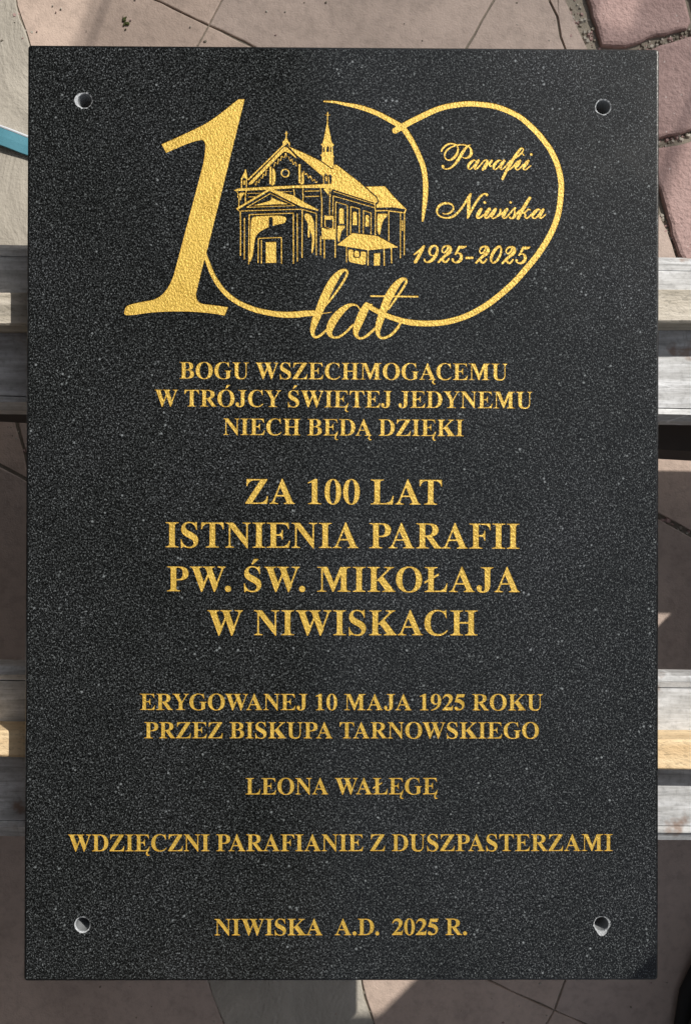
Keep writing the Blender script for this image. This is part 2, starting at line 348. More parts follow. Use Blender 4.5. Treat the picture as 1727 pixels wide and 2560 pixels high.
for k, v in dict(AW=-110, AT=-85, AU=-30, AY=-90, WA=-115, PA=-85, TA=-85, FA=-85, LA=0, LT=-85, RA=-10, DA=-30, OA=-35, OW=-45, KO=-28, RY=-35, RT=-35, NA=-15,
                 YG=-30, YE=0, ŁA=0, UP=0, JA=-20, AJ=0, KA=0, AC=-45, AG=-45, AĘ=0, YN=0, CY=0, ŁĘ=0, JC=0, OŁ=0).items(): KERN[k] = v
KERN['W.'] = -85; KERN['A.'] = 0; KERN['D.'] = -18; KERN['R.'] = 0

def text_line(s, xl, yl, xr, yr, cap):
    """one line of capitals between two baseline points"""
    nat = 0; pos = []
    lsb = GL[s[0]][1][0][1][:, 0].min()
    for i, ch in enumerate(s):
        if i: nat += KERN.get((s[i-1]+ch).replace('Ą', 'A').replace('Ę', 'E'), 0)
        pos.append(nat)
        nat += 250 if ch == ' ' else GL[ch][0]
    last = max(q[:, 0].max() for sg, q in GL[s[-1]][1])
    nat = pos[-1] + last - min(q[:, 0].min() for sg, q in GL[s[0]][1])
    lo = min(q[:, 0].min() for sg, q in GL[s[0]][1])
    k = cap/676.0
    L = np.hypot(xr-xl, yr-yl)
    gap = (L/k - nat)/(len(s)-1)
    sx = 1.0
    if abs(gap) > 16:
        sx = 1 + (L/k - nat)/nat*.6; gap = (L/k/sx - nat)/(len(s)-1)
    if DEBUG: print(s, 'gap', round(gap, 1), 'sx', round(sx, 3))
    dx, dy = (xr-xl)/L, (yr-yl)/L
    out = []
    for i, ch in enumerate(s):
        if ch == ' ': continue
        sh = []
        for sg, q in GL[ch][1]:
            u = (q[:, 0]-lo+pos[i]+gap*i)*k*sx; v = q[:, 1]*k
            sh.append((sg, np.stack([xl+u*dx+v*dy, yl+u*dy-v*dx], 1)))
        out.append(sh)
    return out

def win(ox, oy, s, P):
    P = np.array(P, float); P[:, :2] = P[:, :2]/s + [ox, oy]
    if P.shape[1] > 2: P[:, 2] /= s
    return P
def W_(ox, oy, s):
    f = lambda *P: stroke(win(ox, oy, s, P))
    f.pl = lambda *P: stroke(win(ox, oy, s, P), smooth=False)
    f.poly = lambda *P, sg='+': [(sg, win(ox, oy, s, P))]
    f.blob = lambda *P, sg='+': [(sg, catmull(win(ox, oy, s, P), 6, True))]
    f.dot = lambda x, y, r: [('+', circ(x/s+ox, y/s+oy, r/s, 20))]
    return f

LINES = []      # (part name, list of glyph shape lists)
for s, xl, yl, xr, yr, cap in [
    ('BOGU WSZECHMOGĄCEMU', 449.2, 946.2, 1268.8, 950.3, 41.5), ('W TRÓJCY ŚWIĘTEJ JEDYNEMU', 387, 1015.4, 1330.5, 1021, 42),
    ('NIECH BĘDĄ DZIĘKI', 558.6, 1087, 1159.3, 1090.3, 41.5), ('ZA 100 LAT', 614, 1259.3, 1104.5, 1261.5, 62.5),
    ('ISTNIENIA PARAFII', 414.5, 1368, 1298.6, 1371.8, 63), ('PW. ŚW. MIKOŁAJA', 418, 1478, 1299.2, 1480.3, 62.5),
    ('W NIWISKACH', 518.8, 1587.5, 1193.6, 1588.2, 62.5), ('ERYGOWANEJ 10 MAJA 1925 ROKU', 351, 1774.6, 1356.8, 1775.8, 40.5),
    ('PRZEZ BISKUPA TARNOWSKIEGO', 361.5, 1845.5, 1347, 1846, 40.5), ('LEONA WAŁĘGĘ', 614.6, 1986, 1094, 1985.6, 41),
    ('WDZIĘCZNI PARAFIANIE Z DUSZPASTERZAMI', 171, 2128, 1531, 2127.3, 42), ('NIWISKA  A.D.  2025 R.', 537, 2338.3, 1167.5, 2337.3, 41)]:
    LINES.append(('inscription_line', s, text_line(s, xl, yl, xr, yr, cap)))

# --- emblem ---------------------------------------------------------------
f = W_(280, 220, 3.875)
f1 = [('+', win(280, 220, 3.875, path('M 1230 105 L 1288 105 L 935 1530 L 890 1690 L 818 1985 C 815 2050 840 2085 900 2092 C 980 2098 1050 2110 1127 2120 L 1093 2204 C 1000 2185 850 2165 650 2164 C 450 2164 330 2178 250 2194 C 200 2200 160 2202 140 2200 C 122 2194 118 2180 124 2160 C 130 2120 150 2106 175 2098 C 250 2075 330 2064 400 2050 C 490 2020 545 1960 600 1815 L 885 740 C 902 640 908 600 905 545 C 900 512 885 503 865 503 C 780 515 680 560 527 628 L 483 543 C 650 470 800 400 900 348 C 1030 272 1120 190 1160 160 Z')))]
EMB = [('numeral', 'large engraved figure one', f1)]
lp = []
lp += stroke([(808.7,252.8,4.5),(838,254.8,7),(863,260,9),(898,267,12),(936,280,13),(971,297.4,13.5),(1003,316.5,14.5),(1018,334,14.5),(1033,359,14),(1047,388,13.5),(1057.6,415,13.5),(1062.4,442,13.5),(1064,466,13.5),(1063,493,13),(1060,522,10),(1056.2,554,5)])
lp += stroke([(985,328,15),(1008,314.5,15),(1046,294.5,14.5),(1101,270,14),(1156,260,14),(1194.6,260,14),(1244,267.5,14),(1294,289,14),(1327,315.5,14.5),(1352,342,14.7),(1376,375,14.7),(1394,415,14.7),(1402,455,14.7),(1401.5,487.5,14.7),(1396.5,527.7,14.7),(1385,565,14.7),(1367,601,14.7),(1341,640,14.7),(1316,670,14.7),(1288,702,14.7),(1252,735,14.7),(1212,765,14.7),(1165,790,14.7),(1118,804,14.7),(1080,808,15),(1043.6,807.5,15),(1019,804.5,15),(996,799,14),(974,791.5,13.5),(954,783,14),(935,773,13),(919,763,14)])
lp += stroke([(506,608,6),(512,632,9),(521,658,11),(535.5,692,12),(558.7,725.8,12.5),(589.7,752,13),(628.4,770.5,13.5),(667,780.7,14),(705,786,15),(740,786,16),(763,783.5,15.5),(787,782,14)])
lp += stroke([(787,783,5),(806,783.2,3.2),(830,779.8,2)])
EMB.append(('ring_line', 'thin looping gold ring line', lp))
f = W_(740, 640, 4.612); la = []
la += f((300,625,20),(345,565,20),(400,500,22),(475,400,24),(548,290,26),(590,205,28),(586,168,30),(555,160,34),(505,190,58),(440,270,88),(375,385,100),(318,510,100),(268,635,90),(225,740,82),(195,840,60),(197,902,42),(225,935,30),(280,915,28),(355,850,26))
la += f((750,655,18),(738,612,18),(695,566,22),(630,562,40),(555,605,66),(470,690,88),(412,780,92),(386,860,74),(398,910,50),(440,937,28),(505,926,26),(585,868,26),(665,785,24))
la += f((822,555,70),(775,650,95),(735,740,95),(700,830,80),(690,892,56),(712,935,36),(755,947,28),(815,920,30),(870,872,30),(920,825,24))
la += f.poly((772,572),(808,528),(838,550),(886,548),(870,590),(800,620))
la += f((1060,620,20),(1105,555,22),(1165,470,24),(1235,365,26),(1273,290,28),(1256,262,32),(1212,275,52),(1150,340,80),(1090,430,92),(1042,530,90),(1003,640,85),(970,740,82),(945,835,66),(946,898,46),(978,940,32),(1035,938,30),(1105,900,30),(1165,835,30),(1205,770,26))
la += f.pl((864,460,22),(1404,467,22)) + f.dot(866,460,11) + f.dot(1402,467,11)
EMB.append(('script_word', 'LAT', la))
f = W_(1090, 345, 12.06); a = []
a += f((155,410,40),(190,330,52),(270,240,58),(380,175,62),(480,165,56),(580,185,50),(645,250,48),(662,340,60),(640,450,76),(570,555,82),(480,635,72),(390,663,52),(310,635,48),(262,560,48),(265,470,50),(320,370,50),(420,290,50),(540,235,52),(660,205,46),(800,198,52),(930,222,50),(1020,290,62),(1065,390,84),(1050,490,90),(990,565,76),(900,600,52),(830,590,40),(785,565,28))
a += f((1045,200,34),(985,215,40),(930,255,60),(850,350,80),(780,460,92),(710,580,96),(640,690,86),(550,800,70),(440,890,58),(340,925,52),(250,920,50),(195,880,48),(180,840,50)) + f.dot(210,850,52)
a += f((1205,690,50),(1150,660,52),(1080,700,74),(1000,780,86),(965,860,76),(980,920,50),(1020,935,40),(1080,895,40),(1150,820,40),(1210,720,40))
a += f((1290,655,78),(1230,750,84),(1175,850,80),(1160,905,60),(1190,935,46),(1240,910,44),(1320,825,44),(1410,715,44),(1480,660,48),(1530,668,60))
a += f((1568,680,84),(1500,790,84),(1420,920,76),(1400,955,70))
f = W_(1210, 345, 12.06)
a += f((90,690,70),(120,720,60),(60,830,80),(0,930,80)) 
a += f((30,665,50),(75,660,60),(108,680,60)) + f((245,655,56),(200,720,72),(155,790,56),(160,835,46),(190,850,44),(240,820,40))
a += f((525,690,40),(470,660,50),(400,695,76),(320,790,88),(285,870,80),(300,930,52),(340,940,42),(410,890,40),(480,810,40),(530,720,40))
a += f((620,660,76),(560,750,80),(505,850,80),(485,910,60),(520,945,44),(570,920,42),(650,840,42),(740,740,44),(830,650,46),(930,600,50),(1030,530,52),(1110,460,50),(1165,390,46),(1180,330,44),(1155,300,44),(1110,310,54),(1040,390,72),(960,500,80),(890,610,88),(830,720,90),(760,830,90),(690,950,84),(620,1090,84),(545,1250,80))
a += f((1130,420,40),(1160,470,44),(1200,520,46)) + f((720,960,50),(800,920,46),(880,850,46),(950,770,60),(1030,690,60))
a += f((1100,660,60),(1030,760,120),(965,850,90),(945,910,60),(980,950,46),(1040,935,42),(1110,870,42),(1180,790,60))
a += f((1340,665,70),(1270,760,110),(1205,860,84),(1180,915,58),(1210,950,44),(1270,940,40),(1340,880,40),(1415,815,36)) + f.dot(1420,490,46)
EMB.append(('script_word', 'Parafii', a))
f = W_(1080, 470, 10.453); a = []
a += f((275,655,40),(330,675,34),(420,665,48),(510,610,56),(555,540,50),(545,460,48),(480,410,54),(380,392,66),(280,405,66),(190,460,62),(140,540,60),(130,620,56),(170,700,50),(260,755,50),(370,775,50),(480,765,58),(590,710,62),(700,605,58),(800,480,54),(880,350,56),(950,230,58),(1020,130,46))
a += f((1020,135,40),(985,220,74),(960,330,88),(955,450,90),(955,570,90),(945,690,70),(920,790,44))
a += f((925,795,36),(970,700,50),(1040,560,60),(1120,420,60),(1210,280,60),(1290,190,58),(1370,148,52),(1430,160,60)) + f.dot(1430,172,42) + f.dot(1378,372,40)
a += f((1295,530,70),(1235,620,96),(1190,710,88),(1180,760,64),(1215,785,44),(1270,760,42),(1340,690,46))
a += f((1510,530,80),(1440,620,104),(1395,700,88),(1385,755,62),(1415,785,44),(1470,760,42),(1530,700,42))
f = W_(1220, 470, 10.453)
a += f((45,535,70),(-20,620,100)) + f((210,530,70),(140,630,100),(100,710,80),(95,760,56),(130,785,44),(190,765,42),(260,710,42),(310,640,48),(325,550,66))
a += f((-10,760,36),(60,680,36),(110,620,40)) + f((240,740,34),(320,690,34),(380,630,40))
a += f((505,535,70),(440,620,100),(395,710,88),(385,755,62),(420,785,44),(480,755,42),(560,670,42),(640,570,44),(720,500,46))
a += f((715,505,50),(690,560,40),(700,640,60),(690,720,76),(640,785,50),(580,785,44),(550,750,40)) + f.dot(567,752,26) + f.dot(586,372,36)
a += f((640,780,44),(710,720,50),(790,620,50),(860,560,50)) + f((1100,235,76),(1020,360,82),(940,490,90),(870,610,90),(820,710,90),(775,800,84))
a += f((860,640,44),(940,640,44),(1010,590,44),(1050,550,48),(1105,570,40)) + f((930,640,44),(975,690,56),(965,750,56),(1000,785,46),(1060,755,42),(1150,660,42))
a += f((1370,575,40),(1310,550,50),(1240,600,80),(1175,680,84),(1155,740,64),(1190,785,46),(1250,770,42),(1320,690,42),(1380,600,40))
a += f((1450,545,66),(1395,630,84),(1350,720,76),(1340,765,54),(1375,785,42),(1430,750,40),(1515,670,32))
EMB.append(('script_word', 'Niwiska', a))
f = W_(1025, 600, 9.8); a = []
a += f((90,360,36),(160,310,44),(250,235,48),(345,135,44)) + f((350,130,50),(300,230,72),(230,360,80),(170,470,80),(120,545,76))
NINE = lambda f: f((600,370,30),(540,375,38),(490,340,56),(475,260,66),(510,180,66),(580,135,50),(640,145,50),(668,210,62),(655,310,74),(600,420,78),(510,510,70),(420,540,48),(360,505,44),(355,455,36))
a += NINE(f)
TWO = lambda f, dx=0, dy=0: f(*[(x+dx, y+dy, w) for x, y, w in [(925,185,40),(905,240,46),(850,300,42),(800,295,40),(785,240,40),(820,170,46),(890,140,50),(965,155,66),(990,230,84),(950,310,84),(860,380,66),(760,470,58),(680,555,44)]]) + f(*[(x+dx, y+dy, w) for x, y, w in [(740,475,40),(790,470,60),(830,520,66),(870,540,48),(920,500,44),(960,440,36)]])
FIVE = lambda f, dx=0, dy=0: f(*[(x+dx, y+dy, w) for x, y, w in [(1100,360,36),(1150,275,52),(1205,175,66),(1225,150,50)]]) + f(*[(x+dx, y+dy, w) for x, y, w in [(1200,165,50),(1270,172,80),(1330,165,52),(1380,140,28)]]) + f(*[(x+dx, y+dy, w) for x, y, w in [(1120,335,30),(1180,315,36),(1240,350,72),(1255,430,84),(1210,510,74),(1120,545,52),(1045,510,44),(1030,465,40),(1060,455,36)]]) + f.dot(1055+dx, 470+dy, 28)
a += TWO(f) + FIVE(f)
a += f.poly((1360,403),(1560,403),(1548,466),(1350,466))
f = W_(1170, 600, 9.8)
a += TWO(f, -500, 15) + TWO(f, 145, 25) + FIVE(f, 143, 20)
a += f((790,150,56),(740,160,60),(660,240,76),(590,350,80),(560,470,72),(585,545,46),(640,550,46),(720,480,56),(790,350,56),(810,230,52),(790,150,46))
EMB.append(('script_word', '1925-2025', a))

# --- church picture --------------------------------------------------------
c = []
f = W_(580, 320, 6.03)
c += f.poly((25,940),(95,905),(560,880),(1300,845),(1500,835),(1568,850),(1568,900),(900,905),(640,925),(300,940),(60,950))
c += f.pl((795,82,14),(850,82,14)) + f.pl((822,45,20),(820,160,18)) + f.poly((800,155),(838,155),(850,190),(880,215),(878,270),(862,265),(850,225),(820,235),(770,258),(760,205),(790,185))
c += f.poly((780,240),(850,225),(815,250),(760,290),(250,790),(240,770)) 
c += f.poly((820,275),(850,300),(900,350),(960,415),(985,460),(960,450),(880,385),(800,352),(760,375),(300,845),(260,858),(250,835),(290,790),(740,325),(790,280))
c += f.poly((830,250),(900,290),(1110,380),(1350,500),(1350,510),(1520,610),(1540,545),(1575,545),(2014,880),(1500,880),(1500,840),(1505,730),(1480,690),(1450,720),(1410,680),(1380,740),(1100,500),(990,420))
c += f.pl((1380,735,16),(1385,840,16)) + f.pl((1455,725,16),(1465,835,20)) + f.pl((1420,720,26),(1425,800,26))
c += f.poly((135,770),(150,740),(192,660),(200,620),(216,620),(222,660),(240,740),(240,790),(228,775),(180,745),(158,770)) + f.pl((147,765,18),(148,900,18)) + f.pl((222,775,16),(222,900,16)) + f.pl((188,785,34),(188,855,34))
c += [('+', circ(805/6.03+580, 677/6.03+320, 68/6.03, 32)), ('-', circ(805/6.03+580, 677/6.03+320, 47/6.03, 32))]
c += f.pl((585,575,34),(585,850,36)) + f.blob((615,610),(640,615),(662,680),(655,800),(630,858),(570,858),(608,835)) + f.pl((1020,540,34),(1022,830,34)) + f.blob((1068,645),(1085,700),(1090,800),(1070,845),(1015,842),(1050,815),(1055,700))
for pts_ in [[(340,830),(362,860),(375,800),(405,820),(420,765)],[(435,740),(460,755),(478,690),(510,715),(520,640),(545,635)],[(635,580),(655,515),(690,540),(705,465),(738,485),(750,420),(790,445),(812,375),(828,440)],[(855,420),(880,495),(905,465),(925,545),(960,510),(975,580)],[(1080,640),(1105,700),(1130,680),(1155,750),(1185,720),(1215,795),(1245,770),(1265,820),(1290,800)]]:
    c += f(*[(x, y, 13) for x, y in pts_])
f = W_(580, 460, 6.533)
L = lambda *P, w=20: f.pl(*[(x, y, w) for x, y in P])
c += f((70,110,16),(105,150,18),(100,210,18),(118,240,18),(115,375,16)) + f((240,100,18),(225,170,18),(222,310,18)) + f((1005,80,18),(1018,130,18),(1020,215,18)) + f((1165,70,18),(1158,130,18),(1165,190,18),(1158,290,18)) + f((1445,65,18),(1455,120,16),(1460,190,18),(1470,300,20),(1465,700,20))
c += f.blob((130,145),(215,140),(170,200),(140,270),(128,210))
c += L((255,152),(475,145),w=14) + L((262,210),(390,203),w=16) + L((780,122),(990,120),w=14) + L((1190,115),(1430,108),w=18) + L((1195,203),(1430,195),w=18)
c += f.poly((580,88),(640,70),(700,90),(1000,180),(1180,290),(1415,415),(1410,440),(1120,365),(640,120),(600,115),(110,410),(65,408),(85,385))
c += L((245,378),(628,152),(1028,350),(245,378),w=15)
c += f.blob((642,190),(660,215),(760,265),(900,315),(905,330),(700,330),(360,350),(480,310),(610,272),(645,245))
c += L((150,438),(1140,408),(1380,478),(1378,1165),w=17) + L((85,408),(140,450),(145,800),(142,1170),w=19) + L((208,545),(206,1230),w=17) + L((278,1310),(285,498),(1005,472),(1006,1300),w=19) + L((1068,475),(1070,1265),w=17) + L((1150,410),(1146,1205),w=19)
c += f.blob((330,560),(400,525),(620,512),(830,518),(890,560),(850,635),(730,665),(600,705),(470,770),(395,850),(370,960),(345,1150),(310,1255),(290,1240),(302,1000),(310,700))
c += [('-', win(580,460,6.533,[(605,720),(605,560),(620,537),(655,537),(668,560),(668,700)]))]
c += L((430,1290),(435,885),(810,870),(812,1305),w=18) + L((484,910),(484,1300),w=18) + f.poly((555,945),(725,940),(728,1285),(555,1290))
c += f.blob((1190,490),(1230,475),(1285,500),(1330,580),(1350,700),(1350,950),(1320,1110),(1300,1110),(1310,900),(1290,790),(1275,760),(1270,860),(1240,855),(1240,660),(1195,560))
c += L((1448,840),(1450,1165),w=17) + L((1510,920),(1510,1215),w=17)
f = W_(790, 460, 6.533)
c += f.poly((-20,12),(255,-6),(262,-100),(624,-100),(735,-15),(960,180),(990,220),(1020,295),(985,300),(965,310),(250,75),(-20,50))
c += f.poly((800,38),(1125,30),(1300,230),(1490,420),(1455,410),(1250,378),(985,385),(985,345),(1025,300),(1000,215))
c += f.poly((255,60),(272,75),(240,130),(245,190),(235,215),(230,500),(215,500),(220,200),(235,140),(225,90))
c += f.blob((125,80),(215,75),(212,150),(205,200),(190,160))
c += L((288,118),(960,328),w=17) + L((275,500),(285,190),(960,385),w=18) + L((965,310),(960,350),(970,420),(970,840),w=18) + L((318,900),(325,290),(515,345),(510,850),w=17) + L((565,815),(570,365),(710,400),(708,800),w=18) + L((772,810),(778,430),(900,470),(898,825),w=17)
c += f.pl((418,420,78),(418,650,80)) + f.dot(418,428,38) + f.pl((637,475,68),(637,672,74)) + f.dot(637,480,35) + f.pl((838,525,58),(838,692,64)) + f.dot(838,532,30)
c += f.blob((1005,500),(1050,482),(1160,482),(1160,520),(1100,590),(1065,720),(1045,820),(1020,815),(1002,740))
c += L((975,435),(1150,430),(1450,468),w=22) + L((1188,440),(1190,935),w=17) + L((1380,465),(1378,1210),w=17) + L((1470,410),(1445,470),(1440,1165),w=19) + f.pl((1412,595,18),(1412,755,20)) + f.dot(1412,595,10) + f.dot(1412,755,10)
c += f.poly((138,500),(175,515),(293,512),(290,730),(230,738),(140,695)) + [('-', win(790,460,6.533,[(158,582),(272,580),(270,715),(225,720),(158,690)]))]
c += f.poly((90,705),(230,740),(312,730),(312,905),(100,900)) + L((140,900),(140,1215),w=17) + L((315,730),(315,1200),w=19) 
c += f.blob((355,690),(390,675),(470,675),(465,715),(420,770),(400,850),(385,930),(365,935),(352,880),(350,780))
c += f.poly((340,995),(600,795),(1010,845),(1340,1025),(1330,1035),(850,1080),(540,1030)) + L((500,1020),(500,1280),w=17) + L((850,1070),(850,1330),w=20) + L((1112,1050),(1115,1335),w=20) + L((1230,1040),(1235,1295),w=20)
c += f.blob((530,1075),(605,1075),(612,1120),(615,1190),(720,1190),(735,1105),(780,1100),(818,1120),(815,1270),(790,1315),(650,1295),(550,1265),(530,1190)) + f.blob((628,1100),(660,1085),(700,1100),(705,1180),(630,1180)) + f.poly((948,1130),(1048,1122),(1045,1330),(945,1335))
f = W_(780, 270, 13.07)
c += f.pl((518,115,34),(508,470,34),(505,540,40)) + f.pl((430,222,24),(605,222,24)) + f.dot(512,465,30)
c += f.poly((490,520),(525,520),(560,640),(600,850),(650,1110),(740,1195),(680,1245),(690,1420),(700,1540),(740,1570),(710,1600),(712,1800),(690,1960),(650,1960),(315,1730),(325,1590),(270,1535),(330,1490),(340,1380),(340,1240),(280,1180),(350,1140),(390,980),(470,600))
c += [('-', win(780,270,13.07,q)) for q in ([(370,1270),(395,1270),(415,1330),(415,1420),(370,1430)],[(480,1300),(500,1250),(545,1250),(560,1300),(560,1420),(478,1420)],[(600,1280),(635,1260),(640,1430),(610,1430)])]
cut = lambda sh: [('-', q) for _, q in sh]
c += cut(f.pl((310,1735,12),(650,1975,14),(700,1965,14),(718,1800,12)))
f = W_(790, 460, 6.533)
c += cut(f.pl((735,-20,8),(800,40,10),(990,210,14),(1022,296,14)))
EMB.append(('church_picture', 'engraved picture of a church with a gable, porch and bell turret', c))
def fill_poly(q, H, Wd):
    """non-zero winding fill of one polygon on an H x Wd sample grid"""
    acc = np.zeros((H, Wd+1), np.int32)
    n = len(q)
    for i in range(n):
        xa, ya = q[i]; xb, yb = q[(i+1) % n]
        if ya == yb: continue
        d = 1
        if ya > yb: xa, ya, xb, yb, d = xb, yb, xa, ya, -1
        r0 = max(int(np.ceil(ya-.5)), 0); r1 = min(int(np.ceil(yb-.5)), H)
        if r1 <= r0: continue
        r = np.arange(r0, r1)
        x = xa + (r+.5-ya)*(xb-xa)/(yb-ya)
        col = np.clip(np.ceil(x-.5), 0, Wd).astype(int)
        np.add.at(acc, (r, col), d)
    return np.cumsum(acc, 1)[:, :Wd] != 0

def raster(groups, ss, pad=4):
    allp = np.vstack([q for g in groups for _, q in g])
    x0 = int(np.floor(allp[:, 0].min()*ss)) - pad; y0 = int(np.floor(allp[:, 1].min()*ss)) - pad
    x1 = int(np.ceil(allp[:, 0].max()*ss)) + pad; y1 = int(np.ceil(allp[:, 1].max()*ss)) + pad
    M = np.zeros((y1-y0, x1-x0), bool)
    for g in groups:
        gp = np.vstack([q for _, q in g])
        gx0 = int(np.floor(gp[:, 0].min()*ss))-2; gy0 = int(np.floor(gp[:, 1].min()*ss))-2
        gx1 = int(np.ceil(gp[:, 0].max()*ss))+2; gy1 = int(np.ceil(gp[:, 1].max()*ss))+2
        g_m = np.zeros((gy1-gy0, gx1-gx0), bool)
        for sg, q in g:
            qx0 = int(np.floor(q[:, 0].min()*ss))-1; qy0 = int(np.floor(q[:, 1].min()*ss))-1
            qx1 = int(np.ceil(q[:, 0].max()*ss))+1; qy1 = int(np.ceil(q[:, 1].max()*ss))+1
            f_ = fill_poly(q*ss - [qx0, qy0], qy1-qy0, qx1-qx0)
            ya, yb = max(qy0, gy0), min(qy1, gy1); xa, xb = max(qx0, gx0), min(qx1, gx1)
            sub = f_[ya-qy0:yb-qy0, xa-qx0:xb-qx0]; tgt = g_m[ya-gy0:yb-gy0, xa-gx0:xb-gx0]
            if sg == '+': tgt |= sub
            else: tgt &= ~sub
        M[gy0-y0:gy1-y0, gx0-x0:gx1-x0] |= g_m
    return M, (x0, y0)
# ---------------------------------------------------------------------------
# paving
# ---------------------------------------------------------------------------
HOLES = [(212, 251, 'l'), (1507, 267, 'n'), (207, 2312, 'n'), (1503, 2311, 'd')]
class Mesh:
    def __init__(s): s.v = []; s.f = []; s.m = []
    def add(s, vs, fs, mi=0):
        o = len(s.v); s.v += vs; s.f += [tuple(i+o for i in f) for f in fs]; s.m += [mi]*len(fs)

def rough_outline(P, step, amp, gap):
    """closed outline, moved inward by gap, with small irregular wobble"""
    P = np.array(P); n = len(P)
    area = .5*sum(P[i][0]*P[(i+1) % n][1]-P[(i+1) % n][0]*P[i][1] for i in range(n))
    if area < 0: P = P[::-1]
    ins = []
    for i in range(n):
        a, b, c = P[i-1], P[i], P[(i+1) % n]
        d1 = (b-a)/np.linalg.norm(b-a); d2 = (c-b)/np.linalg.norm(c-b)
        n1 = np.array([-d1[1], d1[0]]); n2 = np.array([-d2[1], d2[0]])
        k = n1+n2; k = k/max(.5, k@k)*2
        ins.append(b+k*gap/1.0*.5*2/2)
    ins = np.array(ins); out = []
    for i in range(n):
        a, b = ins[i], ins[(i+1) % n]
        L = np.linalg.norm(b-a); m = max(1, min(60, int(L/step)))
        d = (b-a)/max(L, 1e-9); nn = np.array([-d[1], d[0]])
        w_ = 0
        for j in range(m):
            t = j/m
            w_ = .6*w_ + nrng.normal()*amp*.8
            out.append(a+(b-a)*t + nn*(w_ if 0 < j else 0))
    return np.array(out)

def slab(ms, poly, mi, gap=.0013, h=.012, bev=.0013, step=.012, amp=.0005, tilt=.0005, lift=0.0):
    P = [np.array(at(x, y, ZG)[:2]) for x, y in poly]
    O_ = rough_outline(P, step, amp, gap)
    c = O_.mean(0); n = len(O_)
    inw = (c-O_)/np.linalg.norm(c-O_, axis=1)[:, None]*bev
    I_ = O_ + inw; J_ = O_ + inw*.3
    tx, ty = nrng.normal(0, tilt, 2)
    zt = lambda p: ZG + np.clip((p[0]-c[0])*tx + (p[1]-c[1])*ty, -.002, .002) + dz
    dz = nrng.normal(0, .0004) + lift
    vs = [(p[0], p[1], ZG-h) for p in O_] + [(p[0], p[1], zt(p)-bev*.7) for p in O_] + [(p[0], p[1], zt(p)-bev*.25) for p in J_] + [(p[0], p[1], zt(p)) for p in I_]
    fs = []
    for i in range(n):
        j = (i+1) % n
        fs.append((i, j, n+j, n+i)); fs.append((n+i, n+j, 2*n+j, 2*n+i)); fs.append((2*n+i, 2*n+j, 3*n+j, 3*n+i))
    fs.append(tuple(range(3*n, 4*n)))
    ms.add(vs, fs, mi)
pv = Mesh()
T, T2, RG, PK = 0, 1, 2, 3
slab(pv, [(-2600,-2600),(-60,-2600),(20,-170),(42,10),(75,110),(92,300),(97,700),(70,1000),(-2600,920)], RG, amp=.0012)
slab(pv, [(20,-170),(522,63),(496,110),(278,510),(200,1000),(70,1000),(97,700),(92,300),(75,110),(42,10)], T)
slab(pv, [(20,-170),(522,63),(774,-400),(20,-900)], T)
slab(pv, [(522,63),(1056,312),(1233,0),(1353,-211),(1300,-400),(774,-400)], T2)
slab(pv, [(522,63),(1056,312),(950,500),(800,1000),(200,1000),(278,510),(496,110)], T)
slab(pv, [(1056,312),(1233,0),(1353,-211),(1392,-90),(1372,0),(1392,40),(1400,90),(1440,180),(1560,480),(1690,1000),(800,1000),(950,500)], T2, gap=.0025)
slab(pv, [(1353,-211),(1414,0),(1440,60),(1467,116),(1560,330),(1640,520),(1690,640),(1800,1000),(1690,1000),(1560,480),(1440,180),(1400,90),(1392,40),(1372,0),(1392,-90)], T2, gap=.0022, amp=.0009)
kw = dict(gap=.0030, bev=.004, amp=.0013, h=.02, lift=.0045, step=.008)
slab(pv, [(1461,0),(1497,121),(1560,124),(1600,112),(1662,93),(1716,80),(1727,60),(1712,0),(1690,-60),(1440,-80)], PK, **kw)
slab(pv, [(1510,150),(1600,138),(1668,108),(1740,90),(1900,60),(1950,300),(1740,325),(1640,355),(1590,335)], PK, **kw)
slab(pv, [(1600,372),(1645,368),(1740,342),(1960,312),(2000,700),(1720,690),(1690,640),(1655,520)], PK, **kw)
slab(pv, [(1420,-110),(1690,-90),(1730,0),(1745,70),(2000,40),(2000,-600),(1340,-600)], PK, **kw)
slab(pv, [(1970,40),(2600,40),(2600,1000),(2020,1000),(1960,320)], PK, **kw)
slab(pv, [(-1500,1010),(25,1015),(60,1130),(75,1198),(0,1158),(-400,1080)], T)
slab(pv, [(-1500,1120),(-400,1090),(0,1166),(75,1206),(480,1420),(500,2300),(520,2450),(560,2560),(700,2900),(-1500,2900)], T2)
slab(pv, [(1120,1010),(1900,1010),(1900,1425)], T, gap=.003, amp=.0009)
slab(pv, [(66,1140),(30,1010),(1112,1012),(1900,1432),(2600,1800),(2600,2000),(885,2000),(870,1420),(480,1420),(75,1200)], T2, gap=.003)
slab(pv, [(480,1420),(870,1420),(890,2296),(905,2460),(935,2560),(1010,2900),(700,2900),(560,2560),(520,2450),(500,2300)], RG, amp=.0012)
slab(pv, [(890,2296),(1244,2461),(1385,2526),(1365,2560),(1230,2900),(1010,2900),(935,2560),(905,2460)], T)
slab(pv, [(885,2000),(1600,2000),(1500,2250),(1409,2459),(1385,2526),(1244,2461),(890,2296)], T)
slab(pv, [(1600,2000),(2600,2000),(2600,3100),(1475,2566),(1385,2526),(1409,2459),(1500,2250)], T2)
slab(pv, [(1385,2526),(1475,2566),(2600,3090),(2600,3300),(1230,2900),(1365,2560)], T)
pave = tag(obj('pavement', pv.v, pv.f, TAN, mats=[TAN2, ROUGH, PINK], fm=pv.m), kind='structure')
R_ = 60.0
tag(obj('ground', [(-R_, -R_, ZG-.0018), (R_, -R_, ZG-.0018), (R_, R_, ZG-.0018), (-R_, R_, ZG-.0018)], [(0, 1, 2, 3)], BED), kind='structure')

